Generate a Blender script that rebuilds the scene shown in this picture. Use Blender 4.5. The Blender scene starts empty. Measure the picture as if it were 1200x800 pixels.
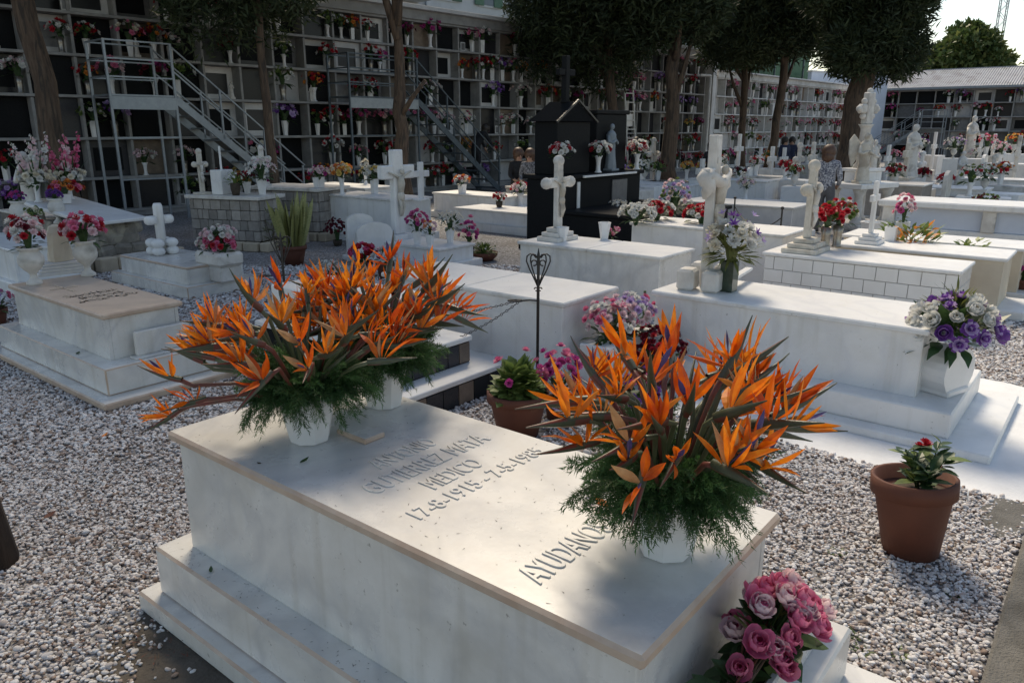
import bpy, math, random
import numpy as np
from mathutils import Vector, Matrix
# ------------------------------------------------------------------ camera, sky, sun, exposure
sc = bpy.context.scene
COL = sc.collection
R = math.radians
CAM_H = 1.95
FPX = 887.0
PITCH = math.atan(250.0 / FPX)
YAW = R(38.8)                       # the camera looks 38.8 degrees left of the +X axis
FW = np.array([math.cos(YAW), math.sin(YAW), 0.0])
RT = np.array([math.sin(YAW), -math.cos(YAW), 0.0])
UP = np.array([0.0, 0.0, 1.0])
_f = FW * math.cos(PITCH) - UP * math.sin(PITCH)
_u = UP * math.cos(PITCH) + FW * math.sin(PITCH)
cam = bpy.data.cameras.new('camera')
cam.sensor_width = 36.0
cam.lens = FPX / 1200.0 * 36.0
cam.clip_end = 2000.0
cam.clip_start = 0.05
cam_o = bpy.data.objects.new('camera', cam)
COL.objects.link(cam_o)
_m = Matrix((RT.tolist(), _u.tolist(), (-_f).tolist())).transposed().to_4x4()
_m.translation = Vector((0, 0, CAM_H))
cam_o.matrix_world = _m
sc.camera = cam_o

SUN_EL = R(47.0)
SUN_AZ = R(47.0)                    # clockwise from +Y
SUN_STRENGTH = 2.4
SKY_STRENGTH = 0.105
world = bpy.data.worlds.new('World')
sc.world = world
world.use_nodes = True
_n = world.node_tree.nodes
_sky = _n.new('ShaderNodeTexSky')
_sky.sky_type = 'NISHITA'
_sky.sun_disc = False
_sky.sun_elevation = SUN_EL
_sky.sun_rotation = SUN_AZ
_sky.air_density = 1.0
_sky.dust_density = 0.7
_sky.ozone_density = 1.0
world.node_tree.links.new(_sky.outputs[0], _n['Background'].inputs[0])
_n['Background'].inputs[1].default_value = SKY_STRENGTH
sun = bpy.data.lights.new('sun', 'SUN')
sun.energy = SUN_STRENGTH
sun.angle = R(20.0)
sun.color = (1.0, 0.94, 0.84)
sun_o = bpy.data.objects.new('sun', sun)
COL.objects.link(sun_o)
_sd = Vector((math.sin(SUN_AZ) * math.cos(SUN_EL), math.cos(SUN_AZ) * math.cos(SUN_EL), math.sin(SUN_EL)))
sun_o.rotation_euler = (-_sd).to_track_quat('-Z', 'Y').to_euler()
sun_o.location = _sd * 40
sc.view_settings.view_transform = 'Standard'
sc.view_settings.look = 'None'
sc.view_settings.exposure = 0.76
sc.view_settings.gamma = 1.0
sc.view_settings.use_white_balance = True          # the camera was balanced for shade
sc.view_settings.white_balance_temperature = 7800
sc.view_settings.use_curve_mapping = False
sc.render.engine = 'CYCLES'
sc.cycles.use_denoising = True
sc.cycles.max_bounces = 6
sc.cycles.transparent_max_bounces = 8
sc.cycles.caustics_reflective = False
sc.cycles.caustics_refractive = False

# ------------------------------------------------------------------ pixel helpers (1200 x 800 photograph)
def _ray(x, y):
    return _f * FPX + RT * (x - 600.0) + _u * (400.0 - y)
def at(x, y, z=0.0):
    """point at height z seen at pixel x, y"""
    d = _ray(x, y); t = (z - CAM_H) / d[2]
    return Vector((d[0] * t, d[1] * t, z))
def atf(x, fwd, z=0.0):
    """point at column x (on the horizon row), fwd metres ahead, height z"""
    lat = (x - 600.0) / (FPX / math.cos(PITCH)) * fwd
    p = FW * fwd + RT * lat
    return Vector((p[0], p[1], z))
def zat(y, fwd):
    """height of a point fwd metres ahead that shows at row y (close to the frame's centre line)"""
    a = math.atan((400.0 - y) / FPX) - PITCH
    return CAM_H + math.tan(a) * fwd

# ------------------------------------------------------------------ mesh builder
class MB:
    def __init__(s):
        s.v = []; s.f = []; s.mi = []; s.m = 0; s.sm = []; s.smooth = False
    def face(s, idx):
        s.f.append(tuple(idx)); s.mi.append(s.m); s.sm.append(s.smooth)
    def poly(s, pts):
        b = len(s.v); s.v.extend(tuple(p) for p in pts); s.face(range(b, b + len(pts)))
    def box(s, x0, x1, y0, y1, z0, z1, c=0.0, side_m=None, edge_m=None):
        """box with chamfered edges of size c"""
        if c <= 0:
            b = len(s.v)
            s.v += [(x0,y0,z0),(x1,y0,z0),(x1,y1,z0),(x0,y1,z0),(x0,y0,z1),(x1,y0,z1),(x1,y1,z1),(x0,y1,z1)]
            m0 = s.m
            for q in ((0,3,2,1),(4,5,6,7),(0,1,5,4),(1,2,6,5),(2,3,7,6),(3,0,4,7)):
                s.face([b + i for i in q])
            return
        c = min(c, (x1-x0)*.45, (y1-y0)*.45, (z1-z0)*.45)
        b = len(s.v)
        X = (x0, x1); Y = (y0, y1); Z = (z0, z1)
        idx = {}
        for i in (0,1):
            for j in (0,1):
                for k in (0,1):
                    sx = c if i == 0 else -c; sy = c if j == 0 else -c; sz = c if k == 0 else -c
                    for a, p in enumerate(((X[i], Y[j]+sy, Z[k]+sz), (X[i]+sx, Y[j], Z[k]+sz), (X[i]+sx, Y[j]+sy, Z[k]))):
                        idx[(i,j,k,a)] = len(s.v); s.v.append(p)
        m0 = s.m
        def F(keys, n):
            q = [idx[k] for k in keys]
            p = [Vector(s.v[i]) for i in q]
            nn = (p[1]-p[0]).cross(p[2]-p[0])
            if nn.dot(Vector(n)) < 0: q.reverse()
            s.face(q)
        if side_m is not None: s.m = side_m
        for i in (0,1): F([(i,0,0,0),(i,1,0,0),(i,1,1,0),(i,0,1,0)], (2*i-1,0,0))
        for j in (0,1): F([(0,j,0,1),(1,j,0,1),(1,j,1,1),(0,j,1,1)], (0,2*j-1,0))
        if edge_m is not None: s.m = edge_m
        for i in (0,1):
            for j in (0,1): F([(i,j,0,0),(i,j,0,1),(i,j,1,1),(i,j,1,0)], (2*i-1,2*j-1,0))
            for k in (0,1): F([(i,0,k,0),(i,0,k,2),(i,1,k,2),(i,1,k,0)], (2*i-1,0,2*k-1))
        for j in (0,1):
            for k in (0,1): F([(0,j,k,1),(0,j,k,2),(1,j,k,2),(1,j,k,1)], (0,2*j-1,2*k-1))
        for i in (0,1):
            for j in (0,1):
                for k in (0,1): F([(i,j,k,0),(i,j,k,1),(i,j,k,2)], (2*i-1,2*j-1,2*k-1))
        s.m = m0
        for k in (0,1): F([(0,0,k,2),(1,0,k,2),(1,1,k,2),(0,1,k,2)], (0,0,2*k-1))
    def obox(s, p, q, w, h, up=(0,0,1)):
        """bar from p to q, width w, height h"""
        p = Vector(p); q = Vector(q); d = (q-p).normalized(); up = Vector(up)
        if abs(d.dot(up)) > .98: up = Vector((0,1,0)) if abs(d.y) < .9 else Vector((1,0,0))
        r = d.cross(up).normalized(); u = r.cross(d)
        b = len(s.v)
        for e in (p, q):
            for a, c in ((-1,-1),(1,-1),(1,1),(-1,1)): s.v.append(tuple(e + r*(a*w/2) + u*(c*h/2)))
        for f in ((0,1,2,3),(7,6,5,4),(0,4,5,1),(1,5,6,2),(2,6,7,3),(3,7,4,0)): s.face([b+i for i in f])
    def tube(s, pts, rad, seg=6, cap=True):
        pts = [Vector(p) for p in pts]; n = len(pts)
        if not hasattr(rad, '__len__'): rad = [rad]*n
        b = len(s.v); ref = None
        for i, p in enumerate(pts):
            d = (pts[min(i+1,n-1)] - pts[max(i-1,0)])
            d = d.normalized() if d.length > 1e-9 else Vector((0,0,1))
            if ref is None:
                ref = Vector((1,0,0)) if abs(d.x) < .8 else Vector((0,1,0))
            r = (ref - d*ref.dot(d)).normalized(); u = d.cross(r); ref = r
            for k in range(seg):
                a = 2*math.pi*k/seg
                s.v.append(tuple(p + (r*math.cos(a) + u*math.sin(a))*rad[i]))
        for i in range(n-1):
            for k in range(seg):
                k2 = (k+1) % seg
                s.face((b+i*seg+k, b+i*seg+k2, b+(i+1)*seg+k2, b+(i+1)*seg+k))
        if cap:
            s.face([b+k for k in range(seg)][::-1]); s.face([b+(n-1)*seg+k for k in range(seg)])
    def lathe(s, prof, seg=20, c=(0,0,0), sx=1, sy=1, rot=0.0, cap=True):
        b = len(s.v); n = len(prof)
        for r, z in prof:
            for k in range(seg):
                a = 2*math.pi*k/seg + rot
                s.v.append((c[0]+r*sx*math.cos(a), c[1]+r*sy*math.sin(a), c[2]+z))
        for i in range(n-1):
            for k in range(seg):
                k2 = (k+1) % seg
                s.face((b+i*seg+k, b+i*seg+k2, b+(i+1)*seg+k2, b+(i+1)*seg+k))
        if cap:
            s.face([b+k for k in range(seg)][::-1]); s.face([b+(n-1)*seg+k for k in range(seg)])
    def blob(s, c, r, seg=6, rings=4, rz=None, rng=None, jit=0.0):
        rz = rz or r; prof = []
        b = len(s.v)
        for i in range(rings+1):
            t = math.pi*i/rings
            rr = max(math.sin(t), .02)*r; z = -math.cos(t)*rz
            for k in range(seg):
                a = 2*math.pi*k/seg
                j = 1 + (rng.uniform(-jit, jit) if rng else 0)
                s.v.append((c[0]+rr*j*math.cos(a), c[1]+rr*j*math.sin(a), c[2]+z*j))
        for i in range(rings):
            for k in range(seg):
                k2 = (k+1) % seg
                s.face((b+i*seg+k, b+i*seg+k2, b+(i+1)*seg+k2, b+(i+1)*seg+k))
    def petal(s, base, d, nrm, L, W, curl=0.0, prof=(0.15,0.75,1.0,0.6,0.05), fold=0.0):
        """a strip petal from base along d; nrm its upper side; curl bends it back; fold keels it"""
        base = Vector(base); d = Vector(d).normalized(); nrm = Vector(nrm)
        nrm = (nrm - d*nrm.dot(d))
        nrm = nrm.normalized() if nrm.length > 1e-6 else d.orthogonal().normalized()
        sd = d.cross(nrm)
        n = len(prof); b = len(s.v); p = base.copy(); ang = 0.0
        for i in range(n):
            w = prof[i]*W/2
            dd = d*math.cos(ang) + nrm*math.sin(ang)
            nn = nrm*math.cos(ang) - d*math.sin(ang)
            s.v.append(tuple(p + sd*w)); s.v.append(tuple(p - nn*(fold*w))); s.v.append(tuple(p - sd*w))
            ang += curl/(n-1)
            p = p + dd*(L/(n-1))
        for i in range(n-1):
            o = b+3*i
            s.face((o, o+1, o+4, o+3)); s.face((o+1, o+2, o+5, o+4))
    def mesh(s, name, mats):
        me = bpy.data.meshes.new(name)
        me.from_pydata(s.v, [], s.f)
        for m in (mats if isinstance(mats, (list, tuple)) else [mats]): me.materials.append(m)
        me.polygons.foreach_set('material_index', s.mi)
        me.polygons.foreach_set('use_smooth', s.sm)
        me.update()
        return me
    def build(s, name, mats, parent=None, loc=(0,0,0), rot=(0,0,0), scale=(1,1,1)):
        return link(name, s.mesh(name, mats), parent, loc, rot, scale)

def link(name, me, parent=None, loc=(0,0,0), rot=(0,0,0), scale=(1,1,1)):
    o = bpy.data.objects.new(name, me)
    COL.objects.link(o)
    o.location = loc; o.rotation_euler = rot
    o.scale = scale if hasattr(scale, '__len__') else (scale,)*3
    if parent is not None: o.parent = parent
    return o
def tag(o, label=None, cat=None, group=None, kind=None):
    if label: o['label'] = label
    if cat: o['category'] = cat
    if group: o['group'] = group
    if kind: o['kind'] = kind
    return o
def thing(name, label, cat, loc=(0,0,0), rz=0.0, group=None):
    o = bpy.data.objects.new(name, None)
    o.empty_display_size = .1
    COL.objects.link(o); o.location = loc; o.rotation_euler = (0,0,rz)
    return tag(o, label, cat, group)
def quads_mesh(name, V, mats, mi=None):
    """V: (n,4,3) numpy array"""
    n = V.shape[0]
    me = bpy.data.meshes.new(name)
    me.vertices.add(n*4); me.vertices.foreach_set('co', V.reshape(-1).astype(np.float32))
    me.loops.add(n*4); me.loops.foreach_set('vertex_index', np.arange(n*4, dtype=np.int32))
    me.polygons.add(n); me.polygons.foreach_set('loop_start', np.arange(0, n*4, 4, dtype=np.int32))
    me.polygons.foreach_set('loop_total', np.full(n, 4, dtype=np.int32))
    for m in (mats if isinstance(mats, (list, tuple)) else [mats]): me.materials.append(m)
    if mi is not None: me.polygons.foreach_set('material_index', mi.astype(np.int32))
    me.update(calc_edges=True)
    return me

# ------------------------------------------------------------------ materials
def _new(name):
    m = bpy.data.materials.new(name); m.use_nodes = True
    return m, m.node_tree.nodes, m.node_tree.links, m.node_tree.nodes['Principled BSDF']
def mat(name, c1, c2=None, scale=6.0, rough=0.6, bump=0.0, bscale=None, detail=5.0, c3=None, s3=1.2, t3=(.5,.62), spec=0.5,
        metal=0.0, rnd=0.0, sss=0.0, coat=0.0, stretch=None, rough2=None, transl=0.0):
    """colour c1 mottled with c2 by noise, blotched with c3, bump from fine noise, per-object brightness change rnd"""
    m, n, l, p = _new(name)
    p.inputs['Roughness'].default_value = rough
    p.inputs['Specular IOR Level'].default_value = spec
    p.inputs['Metallic'].default_value = metal
    p.inputs['Coat Weight'].default_value = coat
    geo = n.new('ShaderNodeNewGeometry'); pos = geo.outputs['Position']
    if stretch:
        mp = n.new('ShaderNodeMapping'); mp.inputs['Scale'].default_value = stretch
        l.new(pos, mp.inputs['Vector']); pos = mp.outputs[0]
    col = None
    def rgb(c):
        return (c[0], c[1], c[2], 1.0)
    if c2 is None:
        v = n.new('ShaderNodeRGB'); v.outputs[0].default_value = rgb(c1); col = v.outputs[0]
    else:
        t = n.new('ShaderNodeTexNoise'); t.inputs['Scale'].default_value = scale; t.inputs['Detail'].default_value = detail
        t.inputs['Roughness'].default_value = .6
        l.new(pos, t.inputs['Vector'])
        r = n.new('ShaderNodeValToRGB'); r.color_ramp.elements[0].color = rgb(c1); r.color_ramp.elements[1].color = rgb(c2)
        r.color_ramp.elements[0].position = .35; r.color_ramp.elements[1].position = .68
        l.new(t.outputs[0], r.inputs[0]); col = r.outputs[0]
        if rough2 is not None:
            mr = n.new('ShaderNodeMapRange'); mr.inputs[3].default_value = rough; mr.inputs[4].default_value = rough2
            l.new(t.outputs[0], mr.inputs[0]); l.new(mr.outputs[0], p.inputs['Roughness'])
    if c3 is not None:
        t = n.new('ShaderNodeTexNoise'); t.inputs['Scale'].default_value = s3; t.inputs['Detail'].default_value = 6.0
        t.inputs['Distortion'].default_value = .6
        l.new(pos, t.inputs['Vector'])
        r = n.new('ShaderNodeMapRange'); r.inputs[1].default_value = t3[0]; r.inputs[2].default_value = t3[1]
        l.new(t.outputs[0], r.inputs[0])
        mx = n.new('ShaderNodeMix'); mx.data_type = 'RGBA'
        l.new(r.outputs[0], mx.inputs[0]); l.new(col, mx.inputs[6]); mx.inputs[7].default_value = rgb(c3)
        col = mx.outputs[2]
    if rnd:
        oi = n.new('ShaderNodeObjectInfo'); mr = n.new('ShaderNodeMapRange')
        mr.inputs[3].default_value = 1-rnd; mr.inputs[4].default_value = 1+rnd
        l.new(oi.outputs['Random'], mr.inputs[0])
        hs = n.new('ShaderNodeHueSaturation'); l.new(mr.outputs[0], hs.inputs['Value']); l.new(col, hs.inputs['Color'])
        col = hs.outputs[0]
    l.new(col, p.inputs['Base Color'])
    if bump:
        t = n.new('ShaderNodeTexNoise'); t.inputs['Scale'].default_value = bscale or scale*6; t.inputs['Detail'].default_value = 4.0
        l.new(pos, t.inputs['Vector'])
        b = n.new('ShaderNodeBump'); b.inputs['Strength'].default_value = bump; b.inputs['Distance'].default_value = .01
        l.new(t.outputs[0], b.inputs['Height']); l.new(b.outputs[0], p.inputs['Normal'])
    if transl:
        out = n['Material Output']; tr = n.new('ShaderNodeBsdfTranslucent'); l.new(col, tr.inputs[0])
        ms = n.new('ShaderNodeMixShader'); ms.inputs[0].default_value = transl
        l.new(p.outputs[0], ms.inputs[1]); l.new(tr.outputs[0], ms.inputs[2]); l.new(ms.outputs[0], out.inputs[0])
    return m
def marble(name, base, vein, stain, rough=.28, vs=1.3, amt=.5, specks=True):
    m, n, l, p = _new(name)
    geo = n.new('ShaderNodeNewGeometry'); pos = geo.outputs['Position']
    w = n.new('ShaderNodeTexNoise'); w.inputs['Scale'].default_value = vs; w.inputs['Detail'].default_value = 8; w.inputs['Distortion'].default_value = 1.4
    l.new(pos, w.inputs['Vector'])
    rp = n.new('ShaderNodeValToRGB'); e = rp.color_ramp.elements
    e[0].position = .42; e[0].color = (*base, 1); e[1].position = .5; e[1].color = (*[b*(1-amt)+v*amt for b, v in zip(base, vein)], 1)
    x = rp.color_ramp.elements.new(.58); x.color = (*base, 1)
    l.new(w.outputs[0], rp.inputs[0])
    s = n.new('ShaderNodeTexNoise'); s.inputs['Scale'].default_value = 3.1; s.inputs['Detail'].default_value = 7; s.inputs['Roughness'].default_value = .65
    l.new(pos, s.inputs['Vector'])
    mr = n.new('ShaderNodeMapRange'); mr.inputs[1].default_value = .48; mr.inputs[2].default_value = .8; mr.inputs[4].default_value = .75
    l.new(s.outputs[0], mr.inputs[0])
    mx = n.new('ShaderNodeMix'); mx.data_type = 'RGBA'; l.new(mr.outputs[0], mx.inputs[0]); l.new(rp.outputs[0], mx.inputs[6]); mx.inputs[7].default_value = (*stain, 1)
    col = mx.outputs[2]
    mp = n.new('ShaderNodeMapping'); mp.inputs['Scale'].default_value = (11, 11, .7); l.new(pos, mp.inputs['Vector'])
    sk = n.new('ShaderNodeTexNoise'); sk.inputs['Scale'].default_value = 1.0; sk.inputs['Detail'].default_value = 5; l.new(mp.outputs[0], sk.inputs['Vector'])
    sr = n.new('ShaderNodeMapRange'); sr.inputs[1].default_value = .56; sr.inputs[2].default_value = .78; sr.inputs[4].default_value = .38; l.new(sk.outputs[0], sr.inputs[0])
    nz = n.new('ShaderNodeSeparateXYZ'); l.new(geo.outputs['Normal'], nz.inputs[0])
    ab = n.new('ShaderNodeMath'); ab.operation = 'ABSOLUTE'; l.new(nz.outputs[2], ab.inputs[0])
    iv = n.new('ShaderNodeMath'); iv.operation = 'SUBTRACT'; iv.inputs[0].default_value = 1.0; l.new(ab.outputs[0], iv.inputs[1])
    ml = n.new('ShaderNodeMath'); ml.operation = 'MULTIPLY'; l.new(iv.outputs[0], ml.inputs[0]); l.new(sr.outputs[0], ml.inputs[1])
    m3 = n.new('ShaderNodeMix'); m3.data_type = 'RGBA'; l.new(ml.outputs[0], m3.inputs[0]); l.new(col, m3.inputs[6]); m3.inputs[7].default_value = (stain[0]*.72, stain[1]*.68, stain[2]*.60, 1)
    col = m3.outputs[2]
    if specks:
        f = n.new('ShaderNodeTexNoise'); f.inputs['Scale'].default_value = 38; f.inputs['Detail'].default_value = 3
        l.new(pos, f.inputs['Vector'])
        fr = n.new('ShaderNodeMapRange'); fr.inputs[1].default_value = .70; fr.inputs[2].default_value = .76; fr.inputs[4].default_value = .55
        l.new(f.outputs[0], fr.inputs[0])
        m2 = n.new('ShaderNodeMix'); m2.data_type = 'RGBA'; l.new(fr.outputs[0], m2.inputs[0]); l.new(col, m2.inputs[6]); m2.inputs[7].default_value = (.16,.14,.11,1)
        col = m2.outputs[2]
    l.new(col, p.inputs['Base Color'])
    rr = n.new('ShaderNodeMapRange'); rr.inputs[3].default_value = rough*.8; rr.inputs[4].default_value = rough*1.8
    l.new(s.outputs[0], rr.inputs[0]); l.new(rr.outputs[0], p.inputs['Roughness'])
    b = n.new('ShaderNodeBump'); b.inputs['Strength'].default_value = .06; b.inputs['Distance'].default_value = .004
    t = n.new('ShaderNodeTexNoise'); t.inputs['Scale'].default_value = 60; l.new(pos, t.inputs['Vector'])
    l.new(t.outputs[0], b.inputs['Height']); l.new(b.outputs[0], p.inputs['Normal'])
    return m
M = {}
M['marble'] = marble('white_marble', (.74,.725,.69), (.52,.52,.52), (.54,.51,.45), rough=.22, amt=.6)
M['marble2'] = marble('bright_marble', (.80,.80,.79), (.66,.67,.69), (.66,.65,.61), rough=.32)
M['marble_edge'] = mat('marble_edge', (.50,.36,.27), (.60,.48,.38), 9, .45, .1)
M['marble_tan'] = marble('tan_marble', (.58,.47,.38), (.45,.37,.31), (.40,.33,.27), rough=.5)
M['stone_white'] = mat('weathered_white_stone', (.70,.68,.64), (.54,.51,.47), 7, .7, .25, 60, c3=(.34,.32,.28), s3=3.2, t3=(.56,.72))
M['cast_stone'] = mat('cream_cast_stone', (.66,.62,.55), (.50,.46,.39), 9, .8, .35, 50, c3=(.38,.33,.27), s3=4, t3=(.56,.7))
M['tiles_white'] = mat('white_glazed_tile', (.78,.78,.77), (.72,.71,.69), 3, .22)
M['grout'] = mat('grout', (.42,.40,.37), (.34,.32,.30), 20, .9)
M['cream_plaster'] = mat('cream_plaster', (.66,.58,.46), (.58,.50,.39), 4, .8, .15)
M['plaster'] = mat('white_plaster', (.68,.68,.68), (.56,.56,.56), 2.2, .85, .15, c3=(.42,.42,.41), s3=.9, t3=(.55,.75))
M['plaster_blue'] = mat('pale_blue_plaster', (.62,.68,.78), (.55,.61,.71), 2.2, .85, .1)
M['stone_bluegrey'] = mat('blue_grey_stone', (.24,.28,.31), (.18,.215,.24), 6, .7, .2)
M['rubble'] = mat('rubble_stone', (.30,.27,.23), (.20,.18,.155), 9, .9, .7, 30, c3=(.40,.36,.29), s3=5)
M['brick_grey'] = mat('grey_stone_block', (.36,.33,.30), (.27,.245,.22), 10, .9, .5, 40, rnd=.25)
M['block_cream'] = mat('cream_block', (.55,.46,.34), (.44,.36,.27), 8, .9, .5, 40, rnd=.2)
M['granite_black'] = mat('black_granite', (.010,.011,.012), (.022,.023,.025), 90, .5, 0, spec=.05)
M['granite_honed'] = mat('honed_black_granite', (.012,.013,.014), (.022,.023,.025), 60, .9, 0, spec=0.0)
M['granite_dark'] = mat('dark_granite', (.022,.023,.026), (.04,.04,.045), 70, .3, 0, rnd=.5, spec=.35)
M['slab_grey'] = mat('grey_slab', (.13,.13,.135), (.19,.19,.19), 8, .4, 0, rnd=.3)
M['slab_white'] = mat('white_slab', (.62,.61,.60), (.50,.50,.50), 5, .45, 0, rnd=.2)
M['slab_brown'] = mat('brown_slab', (.15,.11,.085), (.22,.17,.13), 8, .4, 0, rnd=.3)
M['niche_frame'] = mat('niche_frame', (.36,.355,.35), (.24,.24,.235), 4, .8, .15, c3=(.30,.295,.28), s3=1.1, t3=(.5,.72))  # frame colour darkened, carrying part of the walls' shade
M['niche_frame_lit'] = mat('lit_niche_frame', (.66,.655,.64), (.52,.515,.50), 4, .8, .15, c3=(.40,.39,.37), s3=1.1, t3=(.5,.72))  # brighter copy of the frame colour, standing in for open light on the far wall
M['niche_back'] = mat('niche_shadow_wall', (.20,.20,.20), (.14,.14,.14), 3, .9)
M['terracotta'] = mat('terracotta', (.135,.043,.024), (.105,.033,.019), 7, .75, .1, c3=(.20,.085,.055), s3=4, t3=(.6,.75))
M['soil'] = mat('soil', (.055,.04,.03), (.09,.07,.05), 18, .95, .8, 60)
M['earth'] = mat('damp_earth', (.075,.062,.050), (.125,.108,.09), 7, .95, .6, 70)
M['concrete'] = mat('concrete', (.175,.168,.155), (.12,.115,.105), 5, .95, 1.0, 90, c3=(.08,.075,.065), s3=3.5, t3=(.52,.72))
M['paint_white'] = mat('whitewashed_ground', (.80,.81,.82), (.70,.71,.72), 4, .75, .35, 50)
M['iron'] = mat('wrought_iron', (.012,.012,.012), (.03,.025,.022), 30, .45, .2)
M['steel'] = mat('grey_painted_steel', (.30,.34,.37), (.24,.27,.30), 8, .4, 0, metal=.4)
M['steel_dark'] = mat('dark_painted_steel', (.10,.13,.15), (.07,.09,.11), 8, .45, 0, metal=.3)
M['steel_white'] = mat('white_painted_steel', (.66,.66,.64), (.5,.5,.48), 8, .45)
M['metal_vase'] = mat('dull_metal_vase', (.38,.34,.29), (.22,.2,.18), 16, .35, 0, metal=.8)
M['glass_vase'] = mat('dark_green_glass', (.03,.05,.03), (.05,.075,.05), 12, .1, 0, coat=.3)
M['plastic_white'] = mat('white_planter', (.80,.80,.80), (.72,.72,.71), 6, .4)
M['bark'] = mat('tree_bark', (.075,.048,.034), (.14,.098,.068), 5, .95, 1.0, 16, stretch=(4,4,.6), c3=(.05,.038,.03), s3=4)
M['bark_dark'] = mat('dark_bark', (.022,.014,.011), (.045,.03,.022), 5, .95, 1.0, 16, stretch=(4,4,.6))
M['leaf_dark'] = mat('dark_needles', (.018,.031,.013), (.036,.056,.019), 1.4, .7, transl=.15)
M['leaf_dark2'] = mat('olive_needles', (.04,.056,.02), (.06,.08,.028), 1.4, .7, transl=.2)
M['leaf_mid'] = mat('mid_green_leaf', (.05,.09,.025), (.09,.13,.035), 2, .6, transl=.25)
M['leaf_yel'] = mat('yellow_green_leaf', (.13,.15,.04), (.18,.2,.06), 2, .6, transl=.3)
M['fern'] = mat('fern_needles', (.045,.12,.036), (.095,.20,.065), 9, .55, transl=.3, rnd=.35)
M['leaf'] = mat('flower_leaf', (.028,.07,.022), (.055,.11,.035), 14, .45, transl=.2)
M['leaf_lt'] = mat('light_flower_leaf', (.13,.20,.05), (.2,.27,.08), 14, .5, transl=.3)
M['snake'] = mat('snake_plant_leaf', (.17,.20,.07), (.38,.36,.15), 26, .5, stretch=(1,1,5))
def fl(name, c1, c2): M[name] = mat(name+'_petal', c1, c2, 26, .55, transl=.3)
fl('red', (.42,.012,.025), (.58,.03,.05)); fl('dkred', (.11,.006,.02), (.20,.012,.035)); fl('pink', (.72,.14,.30), (.80,.30,.42))
fl('ltpink', (.80,.55,.58), (.82,.68,.70)); fl('white', (.78,.77,.74), (.68,.68,.64)); fl('yellow', (.75,.52,.12), (.78,.62,.26))
fl('orange', (.78,.25,.04), (.72,.34,.09)); fl('purple', (.16,.05,.30), (.27,.10,.42)); fl('lilac', (.50,.34,.62), (.62,.48,.72))
fl('magenta', (.48,.04,.25), (.60,.10,.34)); fl('cream', (.78,.70,.55), (.8,.76,.66)); fl('rosein', (.66,.06,.20), (.76,.16,.32))
# ------------------------------------------------------------------ ground
def gravel_material(name, scale):
    m, n, l, p = _new(name)
    geo = n.new('ShaderNodeNewGeometry')
    v = n.new('ShaderNodeTexVoronoi'); v.inputs['Scale'].default_value = scale
    l.new(geo.outputs['Position'], v.inputs['Vector'])
    sp = n.new('ShaderNodeSeparateColor'); l.new(v.outputs['Color'], sp.inputs[0])
    r = n.new('ShaderNodeValToRGB'); e = r.color_ramp.elements
    e[0].position = 0; e[0].color = (.24,.21,.20,1); e[1].position = 1; e[1].color = (.74,.73,.73,1)
    x = e.new(.25); x.color = (.46,.43,.42,1); x = e.new(.6); x.color = (.62,.605,.60,1)
    l.new(sp.outputs[0], r.inputs[0])
    d = n.new('ShaderNodeMapRange'); d.inputs[1].default_value = 0; d.inputs[2].default_value = .55; d.inputs[3].default_value = 1; d.inputs[4].default_value = .25
    l.new(v.outputs['Distance'], d.inputs[0])
    mx = n.new('ShaderNodeMix'); mx.data_type = 'RGBA'; mx.blend_type = 'MULTIPLY'; mx.inputs[0].default_value = .8
    l.new(r.outputs[0], mx.inputs[6]); l.new(d.outputs[0], mx.inputs[7])
    big = n.new('ShaderNodeTexNoise'); big.inputs['Scale'].default_value = .9; big.inputs['Detail'].default_value = 5
    l.new(geo.outputs['Position'], big.inputs['Vector'])
    br = n.new('ShaderNodeMapRange'); br.inputs[1].default_value = .5; br.inputs[2].default_value = .72; br.inputs[4].default_value = .45
    l.new(big.outputs[0], br.inputs[0])
    m2 = n.new('ShaderNodeMix'); m2.data_type = 'RGBA'; l.new(br.outputs[0], m2.inputs[0]); l.new(mx.outputs[2], m2.inputs[6]); m2.inputs[7].default_value = (.13,.105,.085,1)
    l.new(m2.outputs[2], p.inputs['Base Color']); p.inputs['Roughness'].default_value = .85
    b = n.new('ShaderNodeBump'); b.inputs['Strength'].default_value = .9; b.inputs['Distance'].default_value = .012; b.invert = True
    l.new(v.outputs['Distance'], b.inputs['Height']); l.new(b.outputs[0], p.inputs['Normal'])
    return m
M['gravel_far'] = gravel_material('gravel_ground', 42)
mb = MB(); mb.poly([(-500,-500,0),(700,-500,0),(700,700,0),(-500,700,0)])
tag(mb.build('ground', M['gravel_far']), 'pale gravel ground of the cemetery running between the graves', 'ground', kind='structure')
FOOT = []                         # footprints kept free of pebbles: (x0,x1,y0,y1)
PATCH = []                        # rounded bare patches: (cx,cy,rx,ry)
def patch(name, pts, z, material, label):
    """flat sheet with an uneven outline"""
    m = MB(); m.poly([(x, y, z) for x, y in pts])
    return tag(m.build(name, material), label, 'ground', kind='structure')
def blob_pts(cx, cy, rx, ry, seed, n=40, rot=0.0):
    r = random.Random(seed); ph = [r.uniform(0, 6.28) for _ in range(4)]
    out = []
    for i in range(n):
        a = 2*math.pi*i/n
        k = 1 + .10*math.sin(2*a+ph[0]) + .08*math.sin(3*a+ph[1]) + .05*math.sin(5*a+ph[2]) + .03*math.sin(9*a+ph[3])
        x, y = rx*k*math.cos(a), ry*k*math.sin(a)
        out.append((cx + x*math.cos(rot) - y*math.sin(rot), cy + x*math.sin(rot) + y*math.cos(rot)))
    return out
PATCH.append((1.10, 2.22, .30, .66))
patch('bare_earth', blob_pts(1.10, 2.22, .34, .70, 3), .004, M['earth'], 'bare damp earth beside the near marble tomb')
PATCH.append((4.36, .20, .22, .10))
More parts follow.
